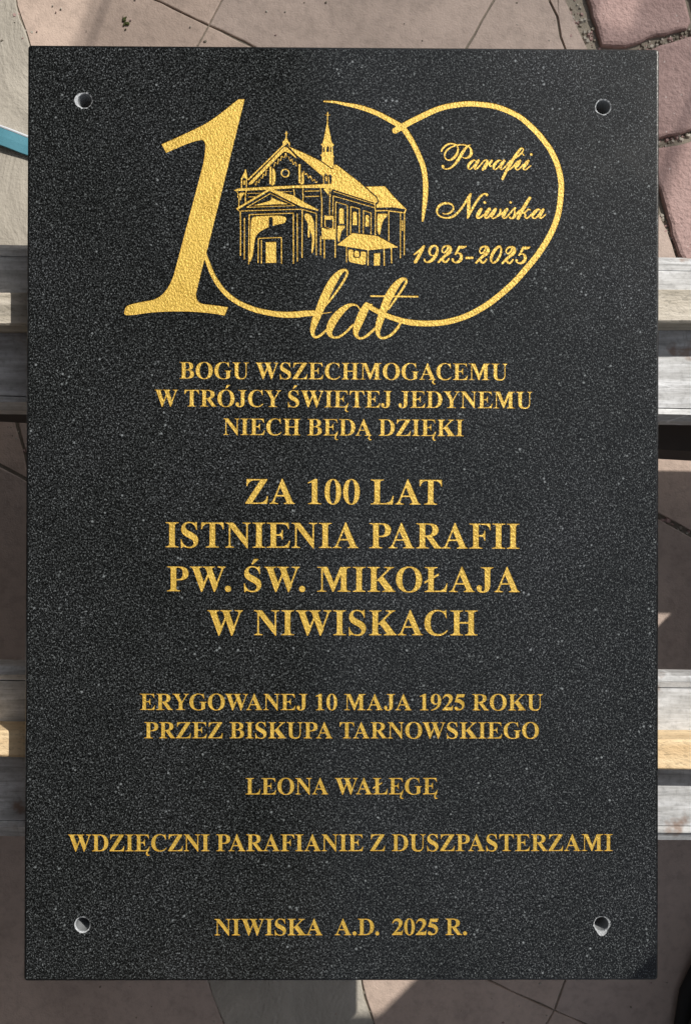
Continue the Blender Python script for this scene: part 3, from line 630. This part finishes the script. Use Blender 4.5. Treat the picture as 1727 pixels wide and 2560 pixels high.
# ---------------------------------------------------------------------------
# two low benches and the battens that carry the plaque
# ---------------------------------------------------------------------------
ZB = -0.030; HB = 0.0270; ZP = ZB-HB      # underside of plaque, batten height, top of board
XA, XB = -.535, .95
def line(pl, pr, z):
    """ends (at x = XA and XB) of a straight edge running along the bench"""
    a, b = at(0, pl, z), at(1727, pr, z)
    s = (b.y-a.y)/(b.x-a.x)
    return (XA, a.y+(XA-a.x)*s, z), (XB, a.y+(XB-a.x)*s, z)
def loft(name, prof, mat, parent, n=1):
    """prof: list of (left, right) end points, closed round; straight between the two ends"""
    v = [p[0] for p in prof] + [p[1] for p in prof]; k = len(prof)
    f = [(i, (i+1) % k, k+(i+1) % k, k+i) for i in range(k)] + [tuple(range(k-1, -1, -1)), tuple(range(k, 2*k))]
    bm = bmesh.new()
    vs = [bm.verts.new(q) for q in v]
    for q in f: bm.faces.new([vs[i] for i in q])
    return bm_obj(name, bm, mat, parent)
def off(e, dy, dz): return tuple((p[0], p[1]+dy, p[2]+dz) for p in e)
def bench(label, pA, pB, pC, pD, beam):
    root = empty('bench', (0, at(863, (pB[0]+pC[0])/2, ZP).y, ZG))
    tag(root, label, 'bench', 'low grey benches under the plaque')
    inv = Matrix.Translation(-root.location)
    o = []
    B = line(*pB, ZP-.0005); Cc = line(*pC, ZP-.0005); A = line(*pA, ZP-.007); D = line(*pD, ZP-.007)
    B0 = off(B, -.0006, 0); C0 = off(Cc, .0006, 0)
    o.append(loft('board', [off(B0, 0, .0005), off(C0, 0, .0005), off(C0, 0, -.028), off(B0, 0, -.028)], BOARD, root))
    for P, Q, s in ((B, A, 1), (Cc, D, -1)):
        o.append(loft('edge_strip', [P, off(P, s*.004, .0012), Q, off(Q, s*.0008, -.006), off(Q, 0, -.026), off(P, 0, -.033)], STRIP, root))
    if beam:
        a = line(*beam, ZP-.145)
        o.append(loft('stretcher', [a, off(a, .028, 0), off(a, .028, .085), off(a, 0.0, .085)], DARKW, root))
    yb, yc = (B[0][1]+B[1][1])/2, (Cc[0][1]+Cc[1][1])/2
    for x in (-.47, .88):
        for y in (yb-.02, yc+.02):
            bm = bmesh.new(); bm_box(bm, x-.025, x+.025, y-.018, y+.018, ZG, ZP-.030, .003)
            o.append(bm_obj('leg', bm, DARKW, root))
    for q in o: q.matrix_parent_inverse = inv
    return root
bench('low grey weathered bench crossing under the upper half of the plaque', (612, 645), (640, 677), (991, 1023), (1025, 1053), (1054, 1152))
bench('low grey weathered bench crossing under the lower half of the plaque', (1664, 1690), (1700, 1719), (2052, 2066), (2090, 2100), None)

def batten(name, label, L0, L1, mat):
    """square strip of wood between the plaque and a bench: (left, right) heights of its two top edges"""
    a = line(*L0, ZB); b = line(*L1, ZB)
    X0, X1 = -.42, .46
    def cut(e, x):
        (xa, ya, za), (xb, yb, zb) = e; t = (x-xa)/(xb-xa); return (x, ya+(yb-ya)*t, za)
    N = 24; bm = bmesh.new(); rings = []
    for i in range(N+1):
        x = X0+(X1-X0)*i/N; p, q = cut(a, x), cut(b, x)
        j = [nrng.normal(0, .0003) for _ in range(4)]
        e = .0012
        r = [(x, p[1]+j[0], ZB-e), (x, p[1]-e, ZB), (x, q[1]+e, ZB), (x, q[1]+j[1], ZB-e), (x, q[1]+j[1], ZP+.0003), (x, p[1]+j[0], ZP+.0003)]
        rings.append([bm.verts.new(v) for v in r])
    for i in range(N):
        for k in range(6): bm.faces.new([rings[i][k], rings[i][(k+1) % 6], rings[i+1][(k+1) % 6], rings[i+1][k]])
    bm.faces.new(rings[0]); bm.faces.new(rings[-1])
    return tag(bm_obj(name, bm, mat), label, 'batten', 'wooden battens under the plaque')
batten('wooden_batten', 'weathered greyish wooden batten on the upper bench under the plaque', (731, 722), (812, 805), OLDPINE)
batten('wooden_batten', 'fresh yellow sawn wooden batten on the lower bench under the plaque', (1826, 1851), (1891, 1926), NEWPINE)

# ---------------------------------------------------------------------------
# the plaque with its engraving
# ---------------------------------------------------------------------------
def contours(Mk, org, ss):
    """closed outlines of a boolean mask (inside on the left), in sheet units"""
    F = Mk.astype(np.float32); F = np.pad(F, 1)
    K = np.array([1, 4, 6, 4, 1], np.float32)/16
    for ax in (0, 1):
        F = sum(K[i]*np.roll(F, i-2, ax) for i in range(5))
    F = F - .4999
    S = F > 0
    a, b, c, d = S[:-1, :-1], S[:-1, 1:], S[1:, 1:], S[1:, :-1]
    code = a*1 + b*2 + c*4 + d*8
    ys, xs = np.nonzero((code > 0) & (code < 15))
    # edges: 0 top, 1 right, 2 bottom, 3 left
    SEG = {1: [(3,0)], 2: [(0,1)], 3: [(3,1)], 4: [(1,2)], 5: [(3,0),(1,2)], 6: [(0,2)], 7: [(3,2)], 8: [(2,3)], 9: [(2,0)], 10: [(0,1),(2,3)], 11: [(2,1)], 12: [(1,3)], 13: [(1,0)], 14: [(0,3)]}
    nxt = {}
    def key(e, x, y):
        return (x, y, 0) if e == 0 else (x+1, y, 1) if e == 1 else (x, y+1, 0) if e == 2 else (x, y, 1)
    for y, x in zip(ys.tolist(), xs.tolist()):
        for e0, e1 in SEG[int(code[y, x])]:
            nxt[key(e0, x, y)] = key(e1, x, y)
    def pos(k):
        x, y, t = k
        if t == 0: f0, f1 = F[y, x], F[y, x+1]; return (x+f0/(f0-f1), y)
        f0, f1 = F[y, x], F[y+1, x]; return (x, y+f0/(f0-f1))
    loops = []; todo = set(nxt)
    while todo:
        k0 = todo.pop(); lp_ = [k0]; k = nxt[k0]
        while k != k0:
            todo.discard(k); lp_.append(k); k = nxt[k]
        if len(lp_) < 8: continue
        P = np.array([pos(k) for k in lp_], float)
        loops.append((P - 1 + .5 + np.array(org))/ss)
    return loops
def simplify(P, tol):
    def dp(i0, i1, keep):
        st_ = [(i0, i1)]
        while st_:
            i, j = st_.pop()
            if j-i < 2: continue
            a, b = P[i], P[j]; d = b-a; L = np.hypot(*d)
            Q = P[i+1:j]-a
            h = abs(Q[:, 0]*d[1]-Q[:, 1]*d[0])/L if L > 1e-9 else np.hypot(Q[:, 0], Q[:, 1])
            k = int(h.argmax())
            if h[k] > tol:
                keep.add(i+1+k); st_ += [(i, i+1+k), (i+1+k, j)]
    n = len(P); far = int(((P-P[0])**2).sum(1).argmax())
    P = np.vstack([P, P[:1]]); keep = {0, far}
    dp(0, far, keep); dp(far, n, keep)
    return P[sorted(k for k in keep if k < n)]

W2, H2 = 0.2, 0.59096/2
SS = 4; DEPTH = .00031
parts = []          # name, label, loops, mask, origin
for name, lab, sh in EMB:
    Mk, og = raster([sh], SS); parts.append([name, lab, [simplify(l, .07) for l in contours(Mk, og, SS)], Mk, og])
for name, lab, gl in LINES:
    Mk, og = raster(gl, SS); parts.append([name, lab, [simplify(l, .07) for l in contours(Mk, og, SS)], Mk, og])
# the loops of neighbouring emblem parts touch; give each sheet position to one part only
full = {}
pts = []; edges = []
def add_loop(P, key=None):
    i0 = len(pts); n = len(P)
    pts.extend([Vector((float(p[0]), float(p[1]))) for p in P]); edges.extend([(i0+i, i0+(i+1) % n) for i in range(n)])
def rrect(inset, r=.0022, n=5, chip=0.0):
    """outline of the slab with softly rounded corners; long edges carry points so that small chips can be cut in"""
    x, y = W2-inset, H2-inset; r = max(r-inset*.6, .0006); cor = []
    for cx, cy, a0 in ((x-r, y-r, 0), (-x+r, y-r, 90), (-x+r, -y+r, 180), (x-r, -y+r, 270)):
        cor.append([(cx+r*math.cos(math.radians(a0+90*k/n)), cy+r*math.sin(math.radians(a0+90*k/n))) for k in range(n+1)])
    out = []; ci = 0
    for q in range(4):
        out += cor[q]
        a, b = np.array(cor[q][-1]), np.array(cor[(q+1) % 4][0]); m = 60 if q % 2 == 0 else 90
        d = (b-a)/np.linalg.norm(b-a); nn = np.array([-d[1], d[0]])
        for k in range(1, m):
            p = a+(b-a)*k/m + nn*CHIP[ci]*chip; ci += 1
            out.append((p[0], p[1]))
    return np.array(out)
CHIP = np.abs(nrng.normal(0, .00008, 400)); CHIP[nrng.random(400) < .045] += nrng.uniform(.0002, .0007)
BV = .0016
inner = rrect(BV, chip=1.0); add_loop(inner); n_in = len(inner)
# one combined mask for everything engraved, so touching parts merge into one outline
allb = [(p[4][0], p[4][1], p[3].shape[1], p[3].shape[0]) for p in parts]
ex0, ey0 = min(b[0] for b in allb)-4, min(b[1] for b in allb)-4
ex1, ey1 = max(b[0]+b[2] for b in allb)+4, max(b[1]+b[3] for b in allb)+4
OWN = np.zeros((ey1-ey0, ex1-ex0), np.int16)
for i, p in enumerate(parts):
    h, w_ = p[3].shape; sub = OWN[p[4][1]-ey0:p[4][1]-ey0+h, p[4][0]-ex0:p[4][0]-ex0+w_]
    sub[p[3]] = i+1
loops = [simplify(l, .07) for l in contours(OWN > 0, (ex0, ey0), SS)]
for l in loops: add_loop(at_many(l, 0.0))
hole_loops = []
for hx, hy, kind in HOLES:
    c = at(hx, hy, 0); n = 40
    rim = []
    for k in range(n):
        a = 2*math.pi*k/n
        r = .00495 + abs(nrng.normal(0, .00024))
        if kind == 'l': r += .0013*max(0, math.cos(a-math.radians(175)))**2
        if kind == 'd': r += .0024*max(0, math.cos(a-math.radians(272)))**8 + .0004*max(0, math.cos(a-math.radians(20)))**4
        rim.append((c.x+r*math.cos(a), c.y+r*math.sin(a)))
    add_loop(np.array(rim)); hole_loops.append((c, np.array(rim)))
res = delaunay_2d_cdt(pts, edges, [], 0, 1e-7)
cv, ce, cf, oe = res[0], res[1], res[2], res[4]
con = {tuple(sorted(e)) for e, o in zip(ce, oe) if len(o)}
cvn = np.array([(v[0], v[1]) for v in cv])
# group triangles that are not separated by an outline
em = {}
for fi, f_ in enumerate(cf):
    for k in range(len(f_)): em.setdefault(tuple(sorted((f_[k], f_[(k+1) % len(f_)]))), []).append(fi)
par = list(range(len(cf)))
def find(i):
    while par[i] != i: par[i] = par[par[i]]; i = par[i]
    return i
for e, fl in em.items():
    if e not in con and len(fl) == 2: par[find(fl[0])] = find(fl[1])
groups = {}
for fi in range(len(cf)): groups.setdefault(find(fi), []).append(fi)
def to_sheet(x, y):
    d = RM.T @ (np.array([x, y, 0])-np.array(CAM)); return 863.5+FPX*d[0]/-d[2], 1280-FPX*d[1]/-d[2]
def own_at(x, y):
    u, v = to_sheet(x, y); j, i = int(u*SS-ex0), int(v*SS-ey0)
    return int(OWN[i, j]) if 0 <= i < OWN.shape[0] and 0 <= j < OWN.shape[1] else 0
face_top = []; part_tris = {i+1: [] for i in range(len(parts))}
tri_own = {}
for g, fl in groups.items():
    vote = 0.0; tot = 0.0; hole = False; outside = False
    for fi in fl:
        q = cvn[list(cf[fi])]; A = abs((q[1][0]-q[0][0])*(q[2][1]-q[0][1])-(q[2][0]-q[0][0])*(q[1][1]-q[0][1])); c = q.mean(0)
        for hc, rim in hole_loops:
            if (c[0]-hc.x)**2+(c[1]-hc.y)**2 < .0046**2: hole = True
        vote += A*(own_at(*c) > 0); tot += A
    big = max(fl, key=lambda fi: np.ptp(cvn[list(cf[fi])][:, 0]))
    if hole: continue
    if len(fl) and tot > 0 and vote/tot > .5:
        for fi in fl:
            c = cvn[list(cf[fi])].mean(0); k = own_at(*c)
            if k == 0:
                q = cvn[list(cf[fi])]
                for a_ in (.6, .75, .85):
                    for v_ in q:
                        p_ = c*(1-a_)+v_*a_; k = k or own_at(*p_)
            tri_own[fi] = k
        known = [tri_own[fi] for fi in fl if tri_own[fi]]
        dflt = max(set(known), key=known.count) if known else 1
        for fi in fl:
            if not tri_own[fi]: tri_own[fi] = dflt
            part_tris[tri_own[fi]].append(fi)
    else:
        q = cvn[[i for fi in fl for i in cf[fi]]]
        if np.abs(q[:, 0]).max() <= W2-BV+1e-6 and np.abs(q[:, 1]).max() <= H2-BV+1e-6: face_top += fl

plaque = empty('memorial_plaque', (0, 0, ZB))
tag(plaque, 'black speckled granite plaque with gold engraved lettering and a church emblem', 'plaque')
inv = Matrix.Translation(-plaque.location)
# slab: polished top, rounded arris, sawn sides
V = [(x, y, 0.0) for x, y in cvn]; Fs = [tuple(cf[fi]) for fi in face_top]; fm = [0]*len(Fs)
def up(f_, VV):
    a, b, c = (np.array(VV[i]) for i in f_[:3]); return np.cross(b-a, c-a)[2] > 0
Fs = [f_ if up(f_, V) else f_[::-1] for f_ in Fs]
rings = [(BV, 0.0), (BV*.45, -BV*.14), (BV*.12, -BV*.48), (0, -BV*1.05), (0, ZB+.0012), (.0012, ZB)]
idx = []
for ins_k, (ins, z) in enumerate(rings):
    o_ = len(V); V += [(x, y, z) for x, y in rrect(ins, chip=max(0, 1-ins_k*.45))]; idx.append(list(range(o_, o_+n_in)))
for r in range(len(rings)-1):
    for i in range(n_in):
        j = (i+1) % n_in; Fs.append((idx[r][j], idx[r][i], idx[r+1][i], idx[r+1][j])); fm.append(1)
Fs = [f_ for f_ in Fs]
slab_o = None
# underside with the four drill holes left open
pts2 = [Vector((V[i][0], V[i][1])) for i in idx[-1]]; ed2 = [(i, (i+1) % n_in) for i in range(n_in)]
hr = []
for hc, rim in hole_loops:
    o_ = len(pts2); n = len(rim)
    ring = [(hc.x+.00446*math.cos(2*math.pi*k/n), hc.y+.00446*math.sin(2*math.pi*k/n)) for k in range(n)]; hr.append(ring)
    pts2 += [Vector(p) for p in ring]; ed2 += [(o_+i, o_+(i+1) % n) for i in range(n)]
r2 = delaunay_2d_cdt(pts2, ed2, [], 1, 1e-7)
o_ = len(V); V += [(v[0], v[1], ZB) for v in r2[0]]
for f_ in r2[2]:
    c = np.mean([[r2[0][i][0], r2[0][i][1]] for i in f_], 0)
    if any((c[0]-h[0].x)**2+(c[1]-h[0].y)**2 < .0042**2 for h in hole_loops): continue
    Fs.append(tuple(i+o_ for i in f_)[::-1]); fm.append(1)
slab_o = obj('stone_slab', V, Fs, GRAN, plaque, mats=[GEDGE], fm=fm); slab_o.matrix_parent_inverse = inv
# engraved parts: floor and walls
wall_e = {}
for e in con:
    fl = em.get(e, [])
    ins = [fi for fi in fl if fi in tri_own]
    if len(ins) == 1: wall_e.setdefault(tri_own[ins[0]], []).append((e, ins[0]))
for i, (name, lab, lps, Mk, og) in enumerate(parts):
    tri = part_tris[i+1]; vid = {}; VV = []; FF = []
    def vert(k, z):
        if (k, z) not in vid: vid[(k, z)] = len(VV); VV.append((cvn[k][0], cvn[k][1], z))
        return vid[(k, z)]
    for fi in tri:
        f_ = tuple(cf[fi]); q = cvn[list(f_)]
        if (q[1][0]-q[0][0])*(q[2][1]-q[0][1])-(q[2][0]-q[0][0])*(q[1][1]-q[0][1]) < 0: f_ = f_[::-1]
        FF.append(tuple(vert(k, -DEPTH) for k in f_))
    for e, fi in wall_e.get(i+1, []):
        f_ = list(cf[fi]); q = cvn[f_]
        if (q[1][0]-q[0][0])*(q[2][1]-q[0][1])-(q[2][0]-q[0][0])*(q[1][1]-q[0][1]) < 0: f_ = f_[::-1]
        a, b = e
        if f_[(f_.index(a)+1) % 3] != b: a, b = b, a      # a -> b runs with the inside on the left
        FF.append((vert(a, -DEPTH), vert(b, -DEPTH), vert(b, 0.0), vert(a, 0.0)))
    o = obj(name, VV, FF, GOLD, plaque); o.matrix_parent_inverse = inv
for (hc, rim), ring, (hx, hy, kind) in zip(hole_loops, hr, HOLES):
    n = len(rim); VV = [(x, y, 0.0) for x, y in rim]; FF = []
    levels = []
    for z, r in ((-.0004, .00458), (-.0012, .00448), (-.004, .00446), (-.018, .00444), (ZB, .00446)):
        levels.append(len(VV))
        for k in range(n):
            a = 2*math.pi*k/n; jit = nrng.normal(0, .00006)
            VV.append((hc.x+(r+jit)*math.cos(a), hc.y+(r+jit)*math.sin(a), z))
    prev = 0
    for L_ in levels:
        for k in range(n):
            j = (k+1) % n; FF.append((prev+j, prev+k, L_+k, L_+j)[::-1])
        prev = L_
    o = obj('drill_hole', VV, FF, HOLE, plaque, mats=[BORE], fm=[0]*(2*n)+[1]*(len(FF)-2*n)); o.matrix_parent_inverse = inv

# ---------------------------------------------------------------------------
# teal strap on the paving, black shoe at the corner
# ---------------------------------------------------------------------------
strap = empty('strap', tuple(at(0, 330, ZG+.003))); inv = Matrix.Translation(-strap.location)
tag(strap, 'flat teal strap with a white edge lying on the pale paving at left', 'strap')
cen = catmull([(-700,130),(-400,195),(-200,262),(-60,318),(30,352),(110,378),(240,400),(420,412)], 10)
cw = np.array([at(x, y, ZG)[:2] for x, y in cen])
def ribbon(name, off0, off1, z0, z1, mat):
    bm = bmesh.new(); prev = None
    for i in range(len(cw)):
        d = cw[min(i+1, len(cw)-1)]-cw[max(i-1, 0)]; d = d/np.linalg.norm(d); n = np.array([-d[1], d[0]])
        lift = .0008*math.sin(i*.37)
        r = []
        for o_, z in ((off0, z0), (off0, z1), ((off0*.5+off1*.5), z1+.0004), (off1, z1), (off1, z0)):
            p = cw[i]+n*o_; r.append(bm.verts.new((p[0], p[1], ZG+z+lift+.002)))
        if prev:
            for k in range(5): bm.faces.new([prev[k], prev[(k+1) % 5], r[(k+1) % 5], r[k]])
        prev = r
    o = bm_obj(name, bm, mat, strap); o.matrix_parent_inverse = inv; return o
ribbon('webbing', -.0088, .0066, 0.0, .0035, TEAL)
ribbon('edge_band', .0067, .0088, 0.0, .0038, WHITE)

# grit lying in the joints and on the stones
gv = Mesh()
def pebble(x, y, z, r):
    k = nrng.uniform(.6, 1.2, 8); n = 6
    vs = [(x+r*k[i]*math.cos(i*math.pi/3), y+r*k[i]*math.sin(i*math.pi/3), z) for i in range(n)] + [(x+r*.55*k[i]*math.cos(i*math.pi/3+.3), y+r*.55*k[i]*math.sin(i*math.pi/3+.3), z+r*.7) for i in range(n)]
    gv.add(vs, [(i, (i+1) % n, n+(i+1) % n, n+i) for i in range(n)] + [tuple(range(n, 2*n))], int(nrng.integers(0, 3)))
for (xa, ya), (xb, yb), cnt, sp in (((1425,0),(1480,125),60,14), ((1600,122),(1727,78),46,8), ((1640,362),(1727,336),34,7), ((1640,520),(1695,640),40,10), ((20,0),(80,112),14,6),
        ((520,2460),(560,2560),16,6), ((905,2460),(935,2560),16,6), ((1640,1290),(1727,1335),30,6), ((20,1055),(60,1130),12,5)):
    for _ in range(cnt):
        u = nrng.random(); p = at(xa+(xb-xa)*u+nrng.normal(0, sp), ya+(yb-ya)*u+nrng.normal(0, sp), ZG)
        pebble(p.x, p.y, ZG-.0018, abs(nrng.normal(.0014, .0007))+.0005)
for _ in range(90):
    p = at(nrng.uniform(-40, 1770), nrng.choice([nrng.uniform(-60, 110), nrng.uniform(2455, 2600)]), ZG); pebble(p.x, p.y, ZG+.0003, abs(nrng.normal(.0006, .0003))+.0003)
tag(obj('grit', gv.v, gv.f, BED, mats=[PINK, ROUGH], fm=gv.m), 'loose grit in the joints of the paving', None, None, 'stuff')
mv = Mesh()
gv_keep, gv = gv, mv
for _ in range(26):
    p = at(313+nrng.normal(0, 4), 52+nrng.normal(0, 7), ZG); pebble(p.x, p.y, ZG+.0002, abs(nrng.normal(.0012, .0004)))
tag(obj('moss', mv.v, mv.f, MOSS, mats=[MOSS, MOSS], fm=mv.m), 'small green moss spot on the tan paving', None, None, 'stuff')

shoe = empty('shoe', tuple(at(1790, 2620, ZG))); inv = Matrix.Translation(-shoe.location)
tag(shoe, 'black shoe on the paving at the lower right corner, only its side in view', 'shoe')
def shoe_part(name, secs, mat):
    """secs: (distance along, half width left, half width right, z0, z1)"""
    bm = bmesh.new(); prev = None; n = 18
    th = math.radians(73); ax = Vector((math.cos(th), math.sin(th), 0)); sd_ = Vector((-ax.y, ax.x, 0))
    base = at(1772, 2600, ZG+.002)
    for (t, wl_, wr_, z0, z1) in secs:
        r = []
        for k in range(n):
            a = 2*math.pi*k/n; c, s = math.cos(a), math.sin(a)
            wd = wl_ if c > 0 else wr_
            p = base + ax*t + sd_*(wd*np.sign(c)*abs(c)**.7) + Vector((0, 0, (z0+z1)/2+(z1-z0)/2*np.sign(s)*abs(s)**.6))
            r.append(bm.verts.new(p))
        if prev:
            for k in range(n): bm.faces.new([prev[k], prev[(k+1) % n], r[(k+1) % n], r[k]])
        else: bm.faces.new(r)
        prev = r
    bm.faces.new(prev)
    o = bm_obj(name, bm, mat, shoe, True); o.matrix_parent_inverse = inv
shoe_part('sole', [(-.20,.012,.012,0,.022),(-.19,.030,.030,0,.022),(-.12,.035,.034,0,.022),(-.03,.036,.036,0,.02),(.04,.046,.044,0,.018),(.085,.040,.036,.002,.018),(.105,.022,.018,.004,.018),(.110,.008,.006,.005,.016)], SOLE)
shoe_part('upper', [(-.197,.010,.010,.02,.085),(-.185,.026,.026,.018,.10),(-.12,.031,.030,.018,.105),(-.05,.033,.032,.018,.09),(.02,.042,.040,.018,.066),(.07,.038,.035,.018,.05),(.098,.021,.018,.018,.036),(.105,.008,.006,.018,.028)], BLACK)

# ---------------------------------------------------------------------------
# unseen things added beyond the frame to block sun and sky light
# ---------------------------------------------------------------------------
def added_shade_net():
    t = empty('added_shade_net', (.735, 1.20, ZG)); t.rotation_euler.z = math.radians(-20)  # unseen, added to dim the sun on the upper paving
    tag(t, 'added pale net with one gap to dim the sun, unseen beyond the top edge', 'shade net')
    bm = bmesh.new()
    for q in ((-.33, .25, -.40, -.137), (-.33, .25, -.06, .40), (-.33, .128, -.137, -.06), (.162, .25, -.137, -.06)): bm_box(bm, *q, .776, .778)  # gap shaped to let one patch of sun through
    bm_obj('net', bm, NET, t)
    for x in (-.316, .238):
        bm = bmesh.new(); bm_box(bm, x-.012, x+.012, .37, .394, 0, .774, .002); bm_obj('pole', bm, DARKW, t)
        bm = bmesh.new(); bm_box(bm, x-.0012, x+.0012, -.40, .369, .7735, .7758); bm_obj('cord', bm, DARKW, t)
added_shade_net()
def blocker_fence(label, x, y, rz, L, h):
    t = empty('added_fence_panel', (x, y, ZG)); t.rotation_euler.z = rz; tag(t, label, 'light blocker')  # unseen panel, added to darken the lower left
    n = int(L/.14); bm = bmesh.new()
    for i in range(n): bm_box(bm, -L/2+i*L/n+.002, -L/2+(i+1)*L/n-.002, -.011, .011, .03, h+.01*(i % 2), .003)
    bm_obj('boards', bm, BLOCKER, t)
    for z in (.25, h-.25):
        bm = bmesh.new(); bm_box(bm, -L/2, L/2, .0115, .05, z, z+.07, .003); bm_obj('rail', bm, BLOCKER, t)
    for s in (-1, 1):
        bm = bmesh.new(); bm_box(bm, s*(L/2+.042)-.04, s*(L/2+.042)+.04, -.04, .04, 0, h+.05, .004); bm_obj('post', bm, BLOCKER, t)
def shed_blocker():
    t = empty('added_shed', (-.56, -.38, ZG)); tag(t, 'added dark board structure blocking sky light, unseen beyond the left edge', 'shed_blocker')  # unseen, added to keep sky light off the left side
    bm = bmesh.new()
    for i in range(14): bm_box(bm, -.011, .011, -.70+i*.14+.002, -.70+(i+1)*.14-.002, .02, 1.50, .003)
    bm_obj('blocker_wall', bm, BLOCKER, t)
    bm = bmesh.new()
    for i in range(4): bm_box(bm, .013+i*.12, .013+(i+1)*.12-.003, 1.335, 1.355, .02, 1.50, .003)
    bm_obj('blocker_end_wall', bm, BLOCKER, t)
    bm = bmesh.new(); bm_box(bm, -.6, .50, -.80, 1.36, 1.503, 1.535, .004); bm_obj('blocker_roof', bm, BLOCKER, t)  # overhang sized to block the sky above the left side
    for y in (-.74, 1.30):
        bm = bmesh.new(); bm_box(bm, -.035, .035, y-.035, y+.035, 0, 1.50, .004); bm_obj('post', bm, BLOCKER, t)
shed_blocker()
blocker_fence('added dark panel blocking sky light, unseen beyond the lower side', -.42, -.74, math.radians(180), .62, 1.8)
def blocker_box(label, x0, x1, y0, y1, h, mat):
    t = empty('added_blocker_box', ((x0+x1)/2, (y0+y1)/2, ZG)); tag(t, label, 'blocker_box')  # unseen box, added to block the sun over the right paving
    hx, hy = (x1-x0)/2, (y1-y0)/2; k = max(2, round(h/.12))
    for s in (-1, 1):
        bm = bmesh.new()
        for i in range(k): bm_box(bm, -hx, hx, s*hy-.008, s*hy+.008, i*h/k+.0005, (i+1)*h/k-.0005, .002)
        bm_obj('side_panel', bm, mat, t)
        bm = bmesh.new()
        for i in range(k): bm_box(bm, s*hx-.008, s*hx+.008, -hy+.009, hy-.009, i*h/k+.0005, (i+1)*h/k-.0005, .002)
        bm_obj('end_panel', bm, mat, t)
    bm = bmesh.new(); bm_box(bm, -hx+.009, hx-.009, -hy+.009, hy-.009, h-.02, h-.004, .002); bm_obj('lid', bm, mat, t)
    return t
def cap(t, x0, x1, y0, y1, z0, z1):
    bm = bmesh.new(); c = t.location
    bm_box(bm, x0-c.x, x1-c.x, y0-c.y, y1-c.y, z0, z1, .004); bm_obj('shadow_cap', bm, BLOCKERW, t)  # added block shaped to shade the lower right corner of the plaque
cap(blocker_box('added tall box with a thick cap to cast shade, unseen beyond the right edge', .50, .86, -.42, -.030, .686, BLOCKERW), .499, .87, -.43, .020, .688, .86)
blocker_box('added low box to cast shade, unseen beyond the right edge', .50, .84, -.019, .08, .36, BLOCKERW)
